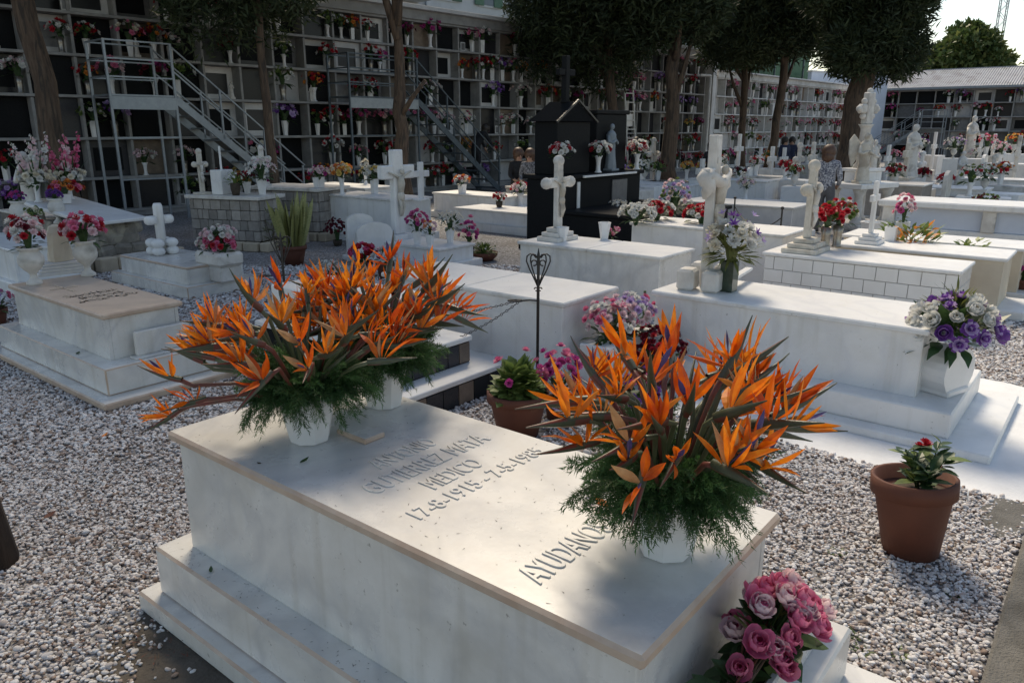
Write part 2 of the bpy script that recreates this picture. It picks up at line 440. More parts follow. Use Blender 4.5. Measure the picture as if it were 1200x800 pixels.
patch('concrete_patch', blob_pts(4.38, .20, .26, .12, 5), .011, M['concrete'], 'grey concrete patch in the gravel at the right')
# kerb along the right edge of the gravel
mb = MB(); mb.box(2.35, 4.15, -.16, .12, -.05, .035, .012); 
tag(mb.build('concrete_kerb', M['concrete']), 'worn grey concrete kerb along the gravel at lower right', 'kerb', kind='structure')
FOOT.append((2.3, 4.2, -.6, .13))
mb = MB(); mb.box(1.5, 5.5, -1.4, -.17, -.05, .012, .004)
tag(mb.build('pavement', M['block_cream']), 'pinkish paved path beyond the concrete kerb', 'pavement', kind='structure')
# soil strip beside the foot of the near tomb
patch('bare_earth', blob_pts(2.43, .34, .12, .42, 11), .005, M['earth'], 'strip of brown soil at the foot of the near tomb')
PATCH.append((2.43, .34, .09, .40))

# ------------------------------------------------------------------ trees
def crown_mesh(name, seed, clumps, tufts, qs, wid, mats, per=3, sig=.42):
    """clumps: list of (x,y,z,r); leafy tufts spread round the clump surfaces"""
    rg = np.random.default_rng(seed)
    C = np.array(clumps)
    w = C[:,3]**2; w = w/w.sum()
    ci = rg.choice(len(C), tufts, p=w)
    d = rg.normal(size=(tufts,3)); d /= np.linalg.norm(d, axis=1)[:,None]
    rad = C[ci,3]*(1 - np.abs(rg.normal(0, sig*.55, tufts)))
    ctr = C[ci,:3] + d*rad[:,None]
    ctr = np.repeat(ctr, per, 0); dd = np.repeat(d, per, 0)
    n = len(ctr)
    ctr = ctr + rg.normal(0, qs*.35, (n,3))
    a = dd*.6 + rg.normal(0, .75, (n,3)); a[:,2] += .25; a /= np.linalg.norm(a, axis=1)[:,None]
    b = np.cross(a, rg.normal(size=(n,3))); b /= np.linalg.norm(b, axis=1)[:,None]
    L = qs*rg.uniform(.6, 1.3, n)[:,None]; W = wid*rg.uniform(.6, 1.3, n)[:,None]
    V = np.stack([ctr - b*W*.5, ctr + a*L*.35 - b*W*.6, ctr + a*L, ctr + a*L*.35 + b*W*.6], 1)
    mi = (rg.random(n) < .22).astype(int) if len(mats) > 1 else None
    return quads_mesh(name, V, mats, mi)
def tree(name, label, base, top, r0, clumps, tufts, qs=.24, wid=.085, mats=None, seed=1, limbs=5, group=None, fork=None, bark='bark', r1=None, fine=True):
    if fine: tufts = int(tufts*1.7); wid = qs*.17
    base = Vector(base); t = thing(name, label, 'tree', base, 0, group)
    rg = random.Random(seed); top = Vector(top) - base
    m = MB(); m.smooth = True; n = 12; pts = []; rad = []
    for i in range(n+1):
        k = i/n
        w = Vector((rg.uniform(-1,1), rg.uniform(-1,1), 0))*r0*.22*(0 if i == 0 else 1)
        pts.append(top*k + w + Vector((0,0,-.05 if i == 0 else 0)))
        rad.append(r0*((1.35 if i == 0 else 1.1 if i == 1 else 1.0)*(1-k) + (r1 or r0*.45)/r0*k)*rg.uniform(.93,1.07))
    m.tube(pts, rad, 10)
    m.build('trunk', M[bark], t)
    cl = [(c[0]-base.x, c[1]-base.y, c[2], c[3]) for c in clumps]
    for i in range(limbs):
        c = cl[rg.randrange(len(cl))]; e = Vector(c[:3])
        k = min(.95, max(.25, (e.z-1.0)/top.z*rg.uniform(.55,.85)))
        s = top*k; mid = (s+e)/2 + Vector((0,0,-.2))
        b = MB(); b.smooth = True; rr = r0*(1-k)*.5 + .03
        b.tube([s, mid, e], [rr, rr*.7, .02], 6)
        b.build('limb', M[bark], t)
    if fork:
        for p, q, r in fork:
            b = MB(); b.smooth = True
            p = Vector(p)-base; q = Vector(q)-base; mid = (p+q)/2 + Vector((rg.uniform(-.1,.1), rg.uniform(-.1,.1), 0))
            b.tube([p, mid, q], [r, r*.8, r*.55], 7); b.build('limb', M[bark], t)
    me = crown_mesh('crown', seed, cl, tufts, qs, wid, mats or [M['leaf_dark'], M['leaf_dark2']])
    link('crown', me, t)
    return t
def egg(center, r, z0, z1, n, seed, cr=.55, top_taper=.5):
    """clump list filling an egg-shaped crown"""
    rg = random.Random(seed); out = []
    n = int(n*2.2); cr *= .62
    for i in range(n):
        k = (i+.5)/n; z = z0 + (z1-z0)*k + rg.uniform(-.45,.45)
        prof = (math.sin(math.pi*min(1, (k*.9+.12)))**.6)*(1 - top_taper*max(0, k-.45))
        a = i*2.39996 + rg.uniform(-.3,.3); q = r*prof*math.sqrt(rg.uniform(.15,1))*.86
        out.append((center[0]+q*math.cos(a), center[1]+q*math.sin(a), z, r*cr*rg.uniform(.6,1.35)))
    return out
def T(name, label, px, fwd, r0, crown_px, r, z0, z1, n, tufts, seed, **k):
    b = atf(px, fwd); c = atf(crown_px, fwd)
    cl = egg(c, r, z0, z1, n, seed, k.pop('cr', .5), k.pop('taper', .5))
    return tree(name, label, b, (c.x, c.y, z0 + (z1-z0)*.6), r0, cl, tufts, seed=seed, group='cypress trees among the graves', **k)
T('cypress_tree', 'thick brown trunk before the dark niches at the left edge', 66, 15.0, .235, 36, 3.6, 5.9, 14.5, 44, 18000, 11, qs=.3, limbs=0)
T('cypress_tree', 'slender pale trunk between the left steel stairs and the forked tree', 318, 17.5, .105, 305, 2.7, 4.75, 14.0, 40, 17000, 12, limbs=0)
b3 = atf(470, 18.6)
tree('forked_tree', 'dark forked tree with bare limbs before the middle staircase', b3, (b3.x+.05, b3.y+.05, 4.6), .20,
     egg(atf(455, 18.6), 3.7, 7.0, 16.5, 46, 13, .45), 19000, seed=13, limbs=2, bark='bark',
     fork=[((b3.x,b3.y,3.9), atf(440,18.6,6.6), .10), ((b3.x,b3.y,4.2), atf(462,18.6,7.0), .10), ((b3.x,b3.y,4.3), atf(486,18.6,7.0), .12),
           ((b3.x,b3.y,2.2), atf(500,18.3,3.0), .07)], group='cypress trees among the graves')
T('cypress_tree', 'dark cypress trunk beside the black granite monument', 730, 27.0, .20, 685, 3.1, 4.6, 12.0, 40, 20000, 14, qs=.28)
T('cypress_tree', 'light brown trunk of the broad tree right of the white ladder', 787, 25.5, .26, 782, 2.3, 4.6, 11.8, 36, 18000, 15, qs=.28, mats=[M['leaf_dark'], M['leaf_dark2']])
T('cypress_tree', 'thin dark trunk standing left of its twin before the sunlit niches', 872, 33.0, .17, 862, 2.4, 4.9, 11.5, 32, 11000, 16, qs=.3, mats=[M['leaf_dark2'], M['leaf_dark']])
T('cypress_tree', 'thin reddish trunk standing right of its twin before the sunlit niches', 905, 32.0, .19, 922, 2.1, 5.1, 11.5, 30, 10000, 17, qs=.3)
T('cypress_tree', 'stout trunk with dense dark crown beside the tall angel monument', 997, 24.0, .36, 1012, 2.05, 3.9, 11.5, 42, 22000, 18, qs=.26, r1=.3, cr=.46)
# near tree whose trunk cuts the left edge of the frame
bl = at(2, 664)
tree('cypress_tree', 'dark trunk rising from the gravel at the left edge of the picture', (bl.x-.035, bl.y+.06, 0), (bl.x-.30, bl.y+.15, 4.5), .10,
     egg((bl.x-.6, bl.y+.5), 2.2, 4.8, 8.5, 24, 19, .5), 6000, qs=.26, seed=19, limbs=3, bark='bark_dark', group='cypress trees among the graves')
# broad tree behind the right-hand niche roof, and the branch at the right edge
c = atf(1122, 72); c2 = atf(1085, 74)
cl = egg((c.x, c.y), 3.0, 6.0, 9.9, 20, 21, .5, .3) + egg((c2.x, c2.y), 1.8, 4.5, 7.0, 8, 22, .5, .3)
tree('broadleaf_tree', 'rounded green tree behind the sloping grey niche roof', (c.x, c.y, 0), (c.x, c.y, 8), .35, cl, 12000, qs=.5, wid=.28, mats=[M['leaf_mid'], M['leaf_yel']], seed=21, fine=False)
c = atf(1212, 60)
tree('broadleaf_tree', 'sparse leafy branches against the sky at the right edge', (c.x, c.y, 0), (c.x, c.y, 7), .2, egg((c.x, c.y), 1.2, 5.4, 7.4, 8, 23, .4), 900, qs=.4, wid=.22, mats=[M['leaf_mid'], M['leaf_dark2']], seed=23, fine=False)

# ------------------------------------------------------------------ niche walls
WALL_DIR = YAW - math.atan2(830.0, FPX/math.cos(PITCH))      # runs to a vanishing point right of the frame
W0 = atf(330, 20.7)
ORD = ['lowest', 'second', 'third', 'fourth', 'fifth', 'sixth', 'seventh']
slab_kinds = ['granite_dark']*6 + ['granite_black']*6 + ['slab_grey', 'slab_grey', 'slab_white', 'slab_brown']
def niche_wall(name, label, origin, rz, s0, s1, rows, roof_z, pitch, seed, depth=1.6, roof='flat', slabs=slab_kinds, fascia=.34, fm='niche_frame'):
    t = thing(name, label, 'niche wall', origin, rz)
    rg = random.Random(seed)
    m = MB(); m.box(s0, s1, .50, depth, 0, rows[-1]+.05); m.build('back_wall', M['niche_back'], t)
    m = MB(); m.box(s0, s1, -.02, .499, 0, rows[0]); m.build('plinth', M[fm], t)
    ncol = int(round((s1-s0)/pitch)); pw = (s1-s0)/ncol
    for z in rows:                                     # shelves
        m = MB(); m.box(s0-.02, s1+.02, -.05, .498, z-.025, z+.035, .006); m.build('shelf', M[fm], t)
    post = MB(); post.box(-.028, .028, -.015, .497, 0, 1); 
    pm = [post.mesh('post', M[fm])]
    for r in range(len(rows)-1):
        h = rows[r+1]-rows[r]-.07
        for c in range(ncol+1):
            link('post', pm[0], t, (s0 + c*pw, 0, rows[r]+.035), scale=(1,1,h))
    full = {}
    for k in set(slabs):
        q = MB(); q.box(-.5, .5, 0, .05, 0, 1, .012); full[k] = q.mesh('niche_slab', M[k])
    fr = MB(); fr.box(-.5, .5, 0, .03, 0, .16); fr.box(-.5, .5, 0, .03, .80, 1); fr.box(-.5, -.34, 0, .03, .16, .80); fr.box(.34, .5, 0, .03, .16, .80)
    frw = fr.mesh('niche_frame', M['slab_white'])
    pn = MB(); pn.box(-.34, .34, 0, .012, .16, .80); pane = pn.mesh('pane', M['granite_black'])
    for r in range(len(rows)-1):
        h = rows[r+1]-rows[r]-.07
        for c in range(ncol):
            k = rg.choice(slabs)
            s = s0 + (c+.5)*pw; dep = rg.choice((.30, .34, .40, .22, .12))
            o = link('niche_slab', full[k], t, (s, dep, rows[r]+.035), scale=(pw-.056, 1, h))
            if rg.random() < .13 and k != 'slab_white':
                f = link('niche_frame', frw, o, (0, -.034, 0))
            elif rg.random() < .2:
                f = link('pane', pane, o, (0, -.016, 0))
    z = rows[-1]+.035
    if roof == 'flat':
        m = MB(); m.box(s0-.1, s1+.1, -.12, depth+.2, z, z+fascia-.07, .01); m.build('fascia', M[fm], t)
        m = MB(); m.box(s0-.2, s1+.2, -.30, depth+.3, z+fascia-.07, roof_z, .01); m.build('roof_slab', M['plaster'], t)
    else:
        m = MB(); m.box(s0-.1, s1+.1, -.10, .3, z, z+.12, .01); m.build('fascia', M[fm], t)
        nsh = int((s1-s0)/1.05)
        sh = MB(); w = (s1-s0+.4)/nsh
        for i in range(8):                              # corrugated sheet
            x0 = -w/2 + w*i/8; x1 = x0 + w/8; xm = (x0+x1)/2
            sh.poly([(x0,-.45,0),(xm,-.45,.045),(xm,3.2,1.295),(x0,3.2,1.25)]); sh.poly([(xm,-.45,.045),(x1,-.45,0),(x1,3.2,1.25),(xm,3.2,1.295)])
        shm = sh.mesh('roof_sheet', M['roof_grey'])
        for i in range(nsh): link('roof_sheet', shm, t, (s0-.2+w*(i+.5), 0, z+.13))
        m = MB(); m.box(s0-.2, s1+.2, 3.1, 3.3, z+1.30, z+1.42); m.build('ridge', M['roof_grey'], t)
        m = MB(); m.box(s0-.2, s1+.2, -.5, -.43, z+.02, z+.16, .01); m.build('gutter', M['steel'], t)
    return t, ncol, pw
M['roof_grey'] = mat('grey_roof_sheet', (.38,.39,.42), (.30,.31,.335), 3, .7, .1, c3=(.24,.24,.25), s3=1.3)
A_ROWS = [.12, .86, 1.72, 2.60, 3.44, 4.27, 5.0]
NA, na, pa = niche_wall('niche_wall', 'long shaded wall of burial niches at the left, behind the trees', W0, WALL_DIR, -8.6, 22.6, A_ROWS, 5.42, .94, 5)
B_ROWS = [.10, .92, 1.72, 2.58, 3.42, 4.25]
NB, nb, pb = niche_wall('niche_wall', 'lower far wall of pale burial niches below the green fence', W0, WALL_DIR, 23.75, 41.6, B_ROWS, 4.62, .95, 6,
                        slabs=['slab_white', 'slab_grey', 'granite_dark', 'slab_white', 'slab_brown'], fm='niche_frame_lit')
mb = MB(); mb.box(22.82, 23.16, -.3, 1.8, 0, 5.1, .01)
pil = mb.build('end_pillar', M['plaster'], NA)
C0 = Vector((55.0, 13.6, 0))
C_ROWS = [.1, .92, 1.75, 2.58, 3.4, 4.18]
NC, nc, pc = niche_wall('niche_wall', 'grey-roofed wall of burial niches at the far right', C0, -math.pi/2, 0, 16.8, C_ROWS, 4.3, 1.05, 7, roof='pitched',
                        slabs=['slab_grey', 'granite_dark', 'slab_white', 'granite_dark', 'granite_black'])
def nloc(t_origin, rz, s, n, z):
    return Vector((t_origin[0] + s*math.cos(rz) - n*math.sin(rz), t_origin[1] + s*math.sin(rz) + n*math.cos(rz), z))
# pale plaster end wall between the two far niche walls
p = atf(1003, 49.0); q = atf(1034, 50.5)
t = thing('gable_wall', 'tall pale blue plaster end wall behind the angel monument', 'wall', (p.x, p.y, 0), math.atan2(q.y-p.y, q.x-p.x))
mb = MB(); mb.box(0, (q-p).length, 0, .3, 0, 5.3, .02); mb.build('wall_face', M['plaster_blue'], t)
mb = MB(); mb.box(-.05, (q-p).length+.05, -.06, .36, 5.3, 5.42, .02); mb.build('coping', M['plaster'], t)
p = atf(945, 52.0); q = atf(996, 55.0)
t = thing('parapet_wall', 'plain white parapet wall above the far niche roof', 'wall', (p.x, p.y, 0), math.atan2(q.y-p.y, q.x-p.x))
mb = MB(); mb.box(0, (q-p).length, 0, .3, 0, 5.45, .02); mb.build('wall_face', M['plaster_blue'], t)
mb = MB(); mb.box(-.05, (q-p).length+.05, -.06, .36, 5.45, 5.55, .02); mb.build('coping', M['plaster'], t)
# green corrugated fence behind the far niche wall
M['green_sheet'] = mat('green_sheet', (.055,.13,.075), (.075,.16,.095), 3, .55, rnd=.18)
t = thing('sheet_fence', 'tall green corrugated sheet fence above the far niche wall', 'fence', nloc(W0, WALL_DIR, 21.5, 3.2, 0), WALL_DIR)
pan = MB()
for i in range(6):
    x0 = -.55+1.1*i/6; x1 = x0+1.1/6; xm = (x0+x1)/2
    pan.poly([(x0,0,4.0),(xm,-.05,4.0),(xm,-.05,7.3),(x0,0,7.3)]); pan.poly([(xm,-.05,4.0),(x1,0,4.0),(x1,0,7.3),(xm,-.05,7.3)])
pan.box(-.55, .55, .02, .05, 4.0, 7.28)
pm = pan.mesh('panel', M['green_sheet'])
for i in range(19): link('panel', pm, t, (.55+1.12*i, 0, 0))
for i in range(10):
    m = MB(); m.box(-.04, .04, -.13, -.06, 0, 7.35); m.build('post', M['steel_dark'], t, (2.24*i, 0, 0))
# white apartment block behind the left niche wall
AP = nloc(W0, WALL_DIR, -9, 13.0, 0)
t = thing('apartment_block', 'white apartment block rising behind the left niche wall', 'building', AP, WALL_DIR)
M['facade'] = mat('white_facade', (.74,.74,.73), (.62,.62,.61), 1.2, .85)
M['shutter'] = mat('green_shutter', (.07,.16,.10), (.10,.20,.13), 6, .6, rnd=.2)
M['window_glass'] = mat('window_glass', (.10,.13,.16), (.16,.19,.22), 2, .08)
mb = MB(); mb.box(0, 42, 0, 10, 0, 15.5, .05); mb.build('wall', M['facade'], t)
mb = MB(); mb.box(-.3, 42.3, -.4, 10.3, 15.5, 15.8, .03); mb.build('roof', M['plaster'], t)
wf = MB(); wf.box(-.75, .75, -.06, -.003, -.06, 1.56, .01); wfm = wf.mesh('window', M['facade'])
wg = MB(); wg.box(-.6, .6, -.075, -.062, .05, 1.45); wgm = wg.mesh('pane', M['window_glass'])
ws = MB(); ws.box(-.35, .35, -.12, -.065, 0, 1.5, .01); wsm = ws.mesh('shutter', M['shutter'])
bal = MB(); bal.box(-1.3, 1.3, -1.0, -.005, -.35, -.2, .02); bal.box(-1.3, 1.3, -1.0, -.95, .62, .7)
for i in range(14): bal.box(-1.28+i*.196, -1.25+i*.196, -.99, -.96, -.2, .62)
balm = bal.mesh('balcony', M['facade'])
rg = random.Random(4)
for r in range(4):
    for i in range(13):
        w = link('window', wfm, t, (1.7+3.2*i, 0, 2.2+3.1*r)); link('pane', wgm, w)
        if rg.random() < .7: link('shutter', wsm, w, (-.75, 0, 0))
        if rg.random() < .7: link('shutter', wsm, w, (.75, 0, 0))
        if (i+r) % 3 == 0: link('balcony', balm, t, (1.7+3.2*i, 0, 2.2+3.1*r))
for i in range(7):
    m = MB(); m.tube([(.2+6.4*i,-.12,0),(.2+6.4*i,-.12,15.4)], .06, 6); m.build('drainpipe', M['steel'], t)
# far crane mast
cb = atf(1153, 150); t = thing('crane_mast', 'pale lattice crane mast far away against the sky', 'crane', cb, .4)
for sx in (-.6,.6):
    for sy in (-.6,.6):
        m = MB(); m.box(sx-.07, sx+.07, sy-.07, sy+.07, 0, 46); m.build('mast_leg', M['steel'], t)
m = MB()
for i in range(32):
    z = 1.4*i; a, b = (-.6,.6) if i % 2 else (.6,-.6)
    for sy in (-.6,.6): m.obox((a,sy,z), (b,sy,z+1.4), .07, .07); m.obox((-.6,sy,z), (.6,sy,z), .07, .07)
    for sx in (-.6,.6): m.obox((sx,a,z), (sx,b,z+1.4), .07, .07)
m.build('lattice', M['steel'], t)

# ------------------------------------------------------------------ steel staircases against the niche walls
def staircase(name, label, loc, rz, material, H=2.45, run=2.9, plat=1.25, wid=.8, flip=1, group='steel staircases at the niche walls'):
    t = thing(name, label, 'staircase', loc, rz, group)
    y0, y1 = -wid/2, wid/2
    for x in (0, plat):
        for y in (y0, y1):
            m = MB(); m.box(flip*x-.025, flip*x+.025, y-.025, y+.025, 0, H+1.05, .004); m.build('post', material, t)
    m = MB(); m.box(min(0,flip*plat), max(0,flip*plat), y0, y1, H-.04, H, .004); m.build('platform', material, t)
    m = MB(); m.box(min(0,flip*plat), max(0,flip*plat), y0-.03, y0-.026, H-.30, H-.045); m.build('apron', M['steel'], t)
    for y in (y0, y1):
        for dz in (.35, .70, 1.05):
            m = MB(); m.obox((0,y,H+dz-.01), (flip*plat,y,H+dz-.01), .03, .03); m.build('rail', material, t)
        m = MB(); m.obox((flip*plat,y,H-.08), (flip*(plat+run),y,.0), .04, .16); m.build('stringer', material, t)
        for dz in (.5, 1.0):
            m = MB(); m.obox((flip*plat,y,H+dz), (flip*(plat+run),y,.05+dz), .03, .03); m.build('rail', material, t)
        for k in (.33, .66, .98):
            x = plat+run*k; z = H*(1-k)
            m = MB(); m.box(flip*x-.02, flip*x+.02, y-.02, y+.02, max(0, z-.05), z+1.0); m.build('baluster', material, t)
    for dz in (.35, .70, 1.05):
        m = MB(); m.obox((0,y0,H+dz-.01), (0,y1,H+dz-.01), .03, .03); m.build('rail', material, t)
    for z in (.9, 1.75):
        m = MB(); m.obox((0,y0,z), (flip*plat,y0,z), .035, .035); m.build('brace', material, t)
    n = 10
    tr = MB(); tr.box(-.12, .12, y0+.03, y1-.03, -.02, .015, .003); tm = tr.mesh('tread', material)
    for i in range(n):
        k = (i+.6)/n; link('tread', tm, t, (flip*(plat+run*k), 0, H*(1-k)))
    return t
def wall_s(px, n):
    """distance along the left wall where the column px meets the line n metres in front of it"""
    d = atf(px, 1.0) ; ox, oy = W0.x, W0.y
    c, s = math.cos(WALL_DIR), math.sin(WALL_DIR)
    # point k*d ; local n coordinate = -(x-ox)*s + (y-oy)*c
    k = (-n - (ox*s - oy*c)) / (-d.x*s + d.y*c)
    return ((k*d.x-ox)*c + (k*d.y-oy)*s)
s = wall_s(124, 1.0)
staircase('steel_staircase', 'grey steel staircase and platform before the left niches', nloc(W0, WALL_DIR, s, -1.0, 0), WALL_DIR, M['steel'], H=2.62, plat=1.35, run=3.1, wid=.9)
s = wall_s(400, 1.1)
staircase('steel_staircase', 'dark steel staircase behind the forked tree, with a man on it', nloc(W0, WALL_DIR, s, -1.1, 0), WALL_DIR, M['steel_dark'], H=2.75, plat=2.3, run=3.4, wid=.9)
q = atf(1106, 47.0)
staircase('steel_staircase', 'pale steel staircase before the grey-roofed far niches', (q.x, q.y, 0), -math.pi/2+math.pi, M['steel'], H=1.95, plat=1.35, run=2.7, wid=.8)
# white platform ladder
q = atf(744, 29.2); t = thing('platform_ladder', 'white wheeled ladder against the niches between two trunks', 'ladder', (q.x, q.y, 0), WALL_DIR)
for x in (-.28,.28):
    m = MB(); m.obox((x,0,0), (x,.35,3.45), .05, .05); m.build('ladder_rail', M['steel_white'], t)
    m = MB(); m.obox((x,.9,0), (x,.4,2.5), .04, .04); m.build('strut', M['steel_white'], t)
for i in range(10):
    z = .3+.32*i; m = MB(); m.obox((-.28,.35*z/3.45,z), (.28,.35*z/3.45,z), .06, .035); m.build('rung', M['steel_white'], t)
mb = MB(); mb.box(-.28, .28, .28, .32, 2.0, 2.45, .01); mb.build('sign_board', M['plastic_white'], t)
# thin white pole right of the broad trunk
q = atf(829, 31.0); mb = MB(); mb.tube([(0,0,0),(0,0,3.9)], .045, 8); mb.tube([(0,0,3.9),(-.5,.2,3.9)], .04, 8)
tag(mb.build('awning_pole', M['steel_white'], None, (q.x, q.y, 0)), 'thin white upright pole before the niches, right of the broad trunk', 'pole')
# ------------------------------------------------------------------ graves
def foot(loc, rz, x0, x1, y0, y1):
    c, s = math.cos(rz), math.sin(rz)
    xs = []; ys = []
    for x in (x0, x1):
        for y in (y0, y1):
            xs.append(loc[0]+x*c-y*s); ys.append(loc[1]+x*s+y*c)
    FOOT.append((min(xs), max(xs), min(ys), max(ys)) if abs(rz) < .03 else (loc[0], loc[1], rz, x0, x1, y0, y1))
def tomb(label, x0, y0, w, L, zt, levels, zb, body='marble', lid='marble', over=.03, lid_t=.04, rz=0.0, name='marble_tomb', split=(), edge='marble_edge',
         front=0.0, group='raised tombs'):
    """tomb whose near-left body corner is x0,y0; levels = [(left, right, foot, head margins, z0, z1)]"""
    t = thing(name, label, 'tomb', (x0, y0, 0), rz, group)
    ext = [0, w, 0, L]
    for i, (a, b, f, h, z0, z1) in enumerate(levels):
        m = MB(); m.box(-a, w+b, -f, L+h, z0, z1, .010, side_m=0 if z1-z0 > .07 else 1, edge_m=1)
        m.build('base_slab' if i == 0 else 'step', [M[lid], M[edge]], t)
        ext = [min(ext[0], -a), max(ext[1], w+b), min(ext[2], -f), max(ext[3], L+h)]
    foot((x0, y0), rz, *ext)
    p = .03; z1 = zt-lid_t
    for (a, b, c, d, n) in ((0, p, 0, L, 'side_panel'), (w-p, w, 0, L, 'side_panel'), (p+.001, w-p-.001, .002, p, 'end_panel'), (p+.001, w-p-.001, L-p, L-.002, 'end_panel')):
        m = MB(); m.box(a, b, c, d, zb, z1, .003); m.build(n, M[body], t)
    cuts = [-over] + list(split) + [L+over]
    for i in range(len(cuts)-1):
        m = MB(); m.box(-over, w+over, cuts[i]+(.0015 if i else 0), cuts[i+1]-(.0015 if i < len(cuts)-2 else 0), z1+.0005, zt, .010, side_m=1)
        m.build('lid', [M[lid], M[edge]], t)
    return t
# G1: the near tomb with the strelitzia vases
G1 = tomb('white marble tomb nearest the camera, raised lettering and orange strelitzias on its lid', 1.33, .70, .80, 2.05, .81,
          [(.16,.16,.62,.20,0,.09), (.10,.16,.50,.12,.09,.30)], .30, name='marble_tomb')
def relief(text, x, y, z, h, w, parent, depth=.0012, material='marble', name='lettering', sx=1.0, rz=0.0):
    cu = bpy.data.curves.new(name, 'FONT'); cu.body = text; cu.size = h*1.4; cu.extrude = depth; cu.bevel_depth = .0012; cu.offset = 0.0
    ob = bpy.data.objects.new(name, cu); COL.objects.link(ob)
    dg = bpy.context.evaluated_depsgraph_get(); dg.update()
    me = bpy.data.meshes.new_from_object(ob.evaluated_get(dg))
    COL.objects.unlink(ob); bpy.data.objects.remove(ob)
    xs = [v.co.x for v in me.vertices]
    k = w/(max(xs)-min(xs)); x_min = min(xs)
    for v in me.vertices: v.co.x = (v.co.x-x_min)*k
    me.materials.clear(); me.materials.append(M[material])
    return link(name, me, parent, (x, y, z), (0,0,rz))
M['letter'] = mat('raised_marble_letter', (.72,.68,.62), (.62,.57,.50), 20, .5)
gx, gy = 1.33, .70
for txt, x, y, w, h in (('ANTONIO', 1.59, 1.865, .29, .084), ('GUTIERREZ MATA', 1.455, 1.735, .575, .090), ('MEDICO', 1.60, 1.610, .25, .082), ('17-8-1915 - 7-5-1985', 1.43, 1.505, .64, .068), ('AYUDANOS A VIVIR', 1.385, 1.02, .60, .088)):
    relief(txt, x-gx, y-gy, .8125, h, w, G1, material='marble')
# marble plaque lying on the lid
mb = MB(); mb.box(-.05, .05, -.085, .085, 0, .022, .005, side_m=1)
tag(mb.build('marble_plaque', [M['marble'], M['marble_edge']], None, (1.745, 2.15, .8105)), 'small marble plaque lying on the near tomb between the left vases', 'plaque')
# flower trough at the foot of the near tomb
t = thing('marble_trough', 'white marble flower trough at the foot of the near tomb, holding pink roses', 'trough', (1.42, .44, .3005))
mb = MB(); mb.box(0, .80, 0, .20, 0, .17, .008); mb.build('ledge', M['marble'], t)
for a, b, c, d in ((.02,.77,.06,.085), (.02,.77,.17,.195), (.02,.045,.0855,.1695), (.745,.77,.0855,.1695)):
    m = MB(); m.box(a, b, c, d, .1705, .27, .006); m.build('wall', M['marble'], t)
mb = MB(); mb.box(.046, .744, .086, .169, .171, .235); mb.build('soil', M['soil'], t)

# G2: tan-topped tomb on the left
G2 = tomb('tomb with tan marble lid and two pink flower urns at the left', 2.36, 5.79, .57, 1.78, .62, [(.24,.24,.38,.20,0,.06), (.14,.14,.22,.12,.06,.26)], .26, lid='marble_tan', group='raised tombs')
# its steps are white: swap the lid stone back on the base pieces
for c in G2.children:
    if c.name.startswith(('base_slab', 'step')): c.data.materials[0] = M['marble']
mb = MB(); rg = random.Random(8)
mb.box(.20, .215, 1.02, 1.40, .6205, .628); mb.box(.10, .32, 1.22, 1.236, .6205, .628)          # relief cross
for row, (yy, n, x0) in enumerate(((.80, 9, .06), (.66, 8, .10), (.52, 10, .05))):                   # worn raised letters, too far to read
    for i in range(n):
        x = x0+i*.048; 
        for k in range(3):
            a = rg.choice(((0,.012,0,.075), (0,.036,0,.012), (0,.036,.062,.075), (.024,.036,0,.075), (0,.036,.032,.044)))
            mb.box(x+a[0], x+a[1], yy+a[2], yy+a[3], .6205, .627+.0003*k)
mb.build('inscription', M['marble_tan'], G2)
mb = MB(); mb.box(.16, .60, -.10, -.06, .275, .46, .006); mb.build('plaque', M['marble'], G2); mb = MB(); mb.box(.12, .60, -.15, -.05, .2605, .275, .004); mb.build('plaque_base', M['marble'], G2)
# G3: big white tomb at right with whitewashed ground round it
G3 = tomb('large white marble tomb at right with a stone cross and purple bouquet', 5.36, .88, .78, 1.95, .70, [(.32,.28,.50,.22,0,.06), (.19,.19,.25,.14,.06,.23)], .23, body='marble2', lid='marble2', edge='marble2')
pts = [(4.62,-.05),(4.95,-.12),(5.6,-.2),(6.6,-.15),(6.9,.5),(6.9,3.0),(6.2,3.3),(5.0,3.25),(4.75,2.9),(4.62,2.4),(4.66,1.9),(4.58,1.4),(4.52,.9),(4.55,.45)]
patch('whitewashed_ground', pts, .006, M['paint_white'], 'whitewashed ground round the large white tomb at right')
FOOT.append((4.62, 6.9, -.15, 3.2))
# G4 and the black-tiled grave in front of it
G4 = tomb('plain white tomb behind the iron post and chain', 4.53, 3.16, .74, 1.95, .70, [(.14,.14,.16,.12,0,.16)], .16, body='marble2', lid='marble2', edge='marble', split=(.98,))
t = thing('tiled_grave', 'low grave with black-tiled steps behind the left strelitzias', 'grave', (3.30, 3.55, 0), 0)
for i, (a, b, c, d, z0, z1) in enumerate(((0,.98,0,2.0,0,.17), (.12,.86,.22,1.9,.21,.38))):
    m = MB(); m.box(a, b, c, d, z0, z1); m.build('core', M['granite_black'], t)
    m = MB(); m.box(a-.02, b+.02, c-.02, d+.02, z1, z1+.04, .006); m.build('step_slab', M['marble2'], t)
    n = 6; tl = (b-a)/n
    for k in range(n):
        m = MB(); m.box(a+k*tl+.004, a+(k+1)*tl-.004, c-.012, c-.001, z0+.01, z1-.01, .002); m.build('tile', M['granite_dark'] if (k+i) % 3 else M['slab_brown'], t)
m = MB(); m.box(.2, .78, .5, 1.8, .42, .72, .01); m.build('head_block', M['marble2'], t)
FOOT.append((3.28, 4.3, 3.53, 5.6))
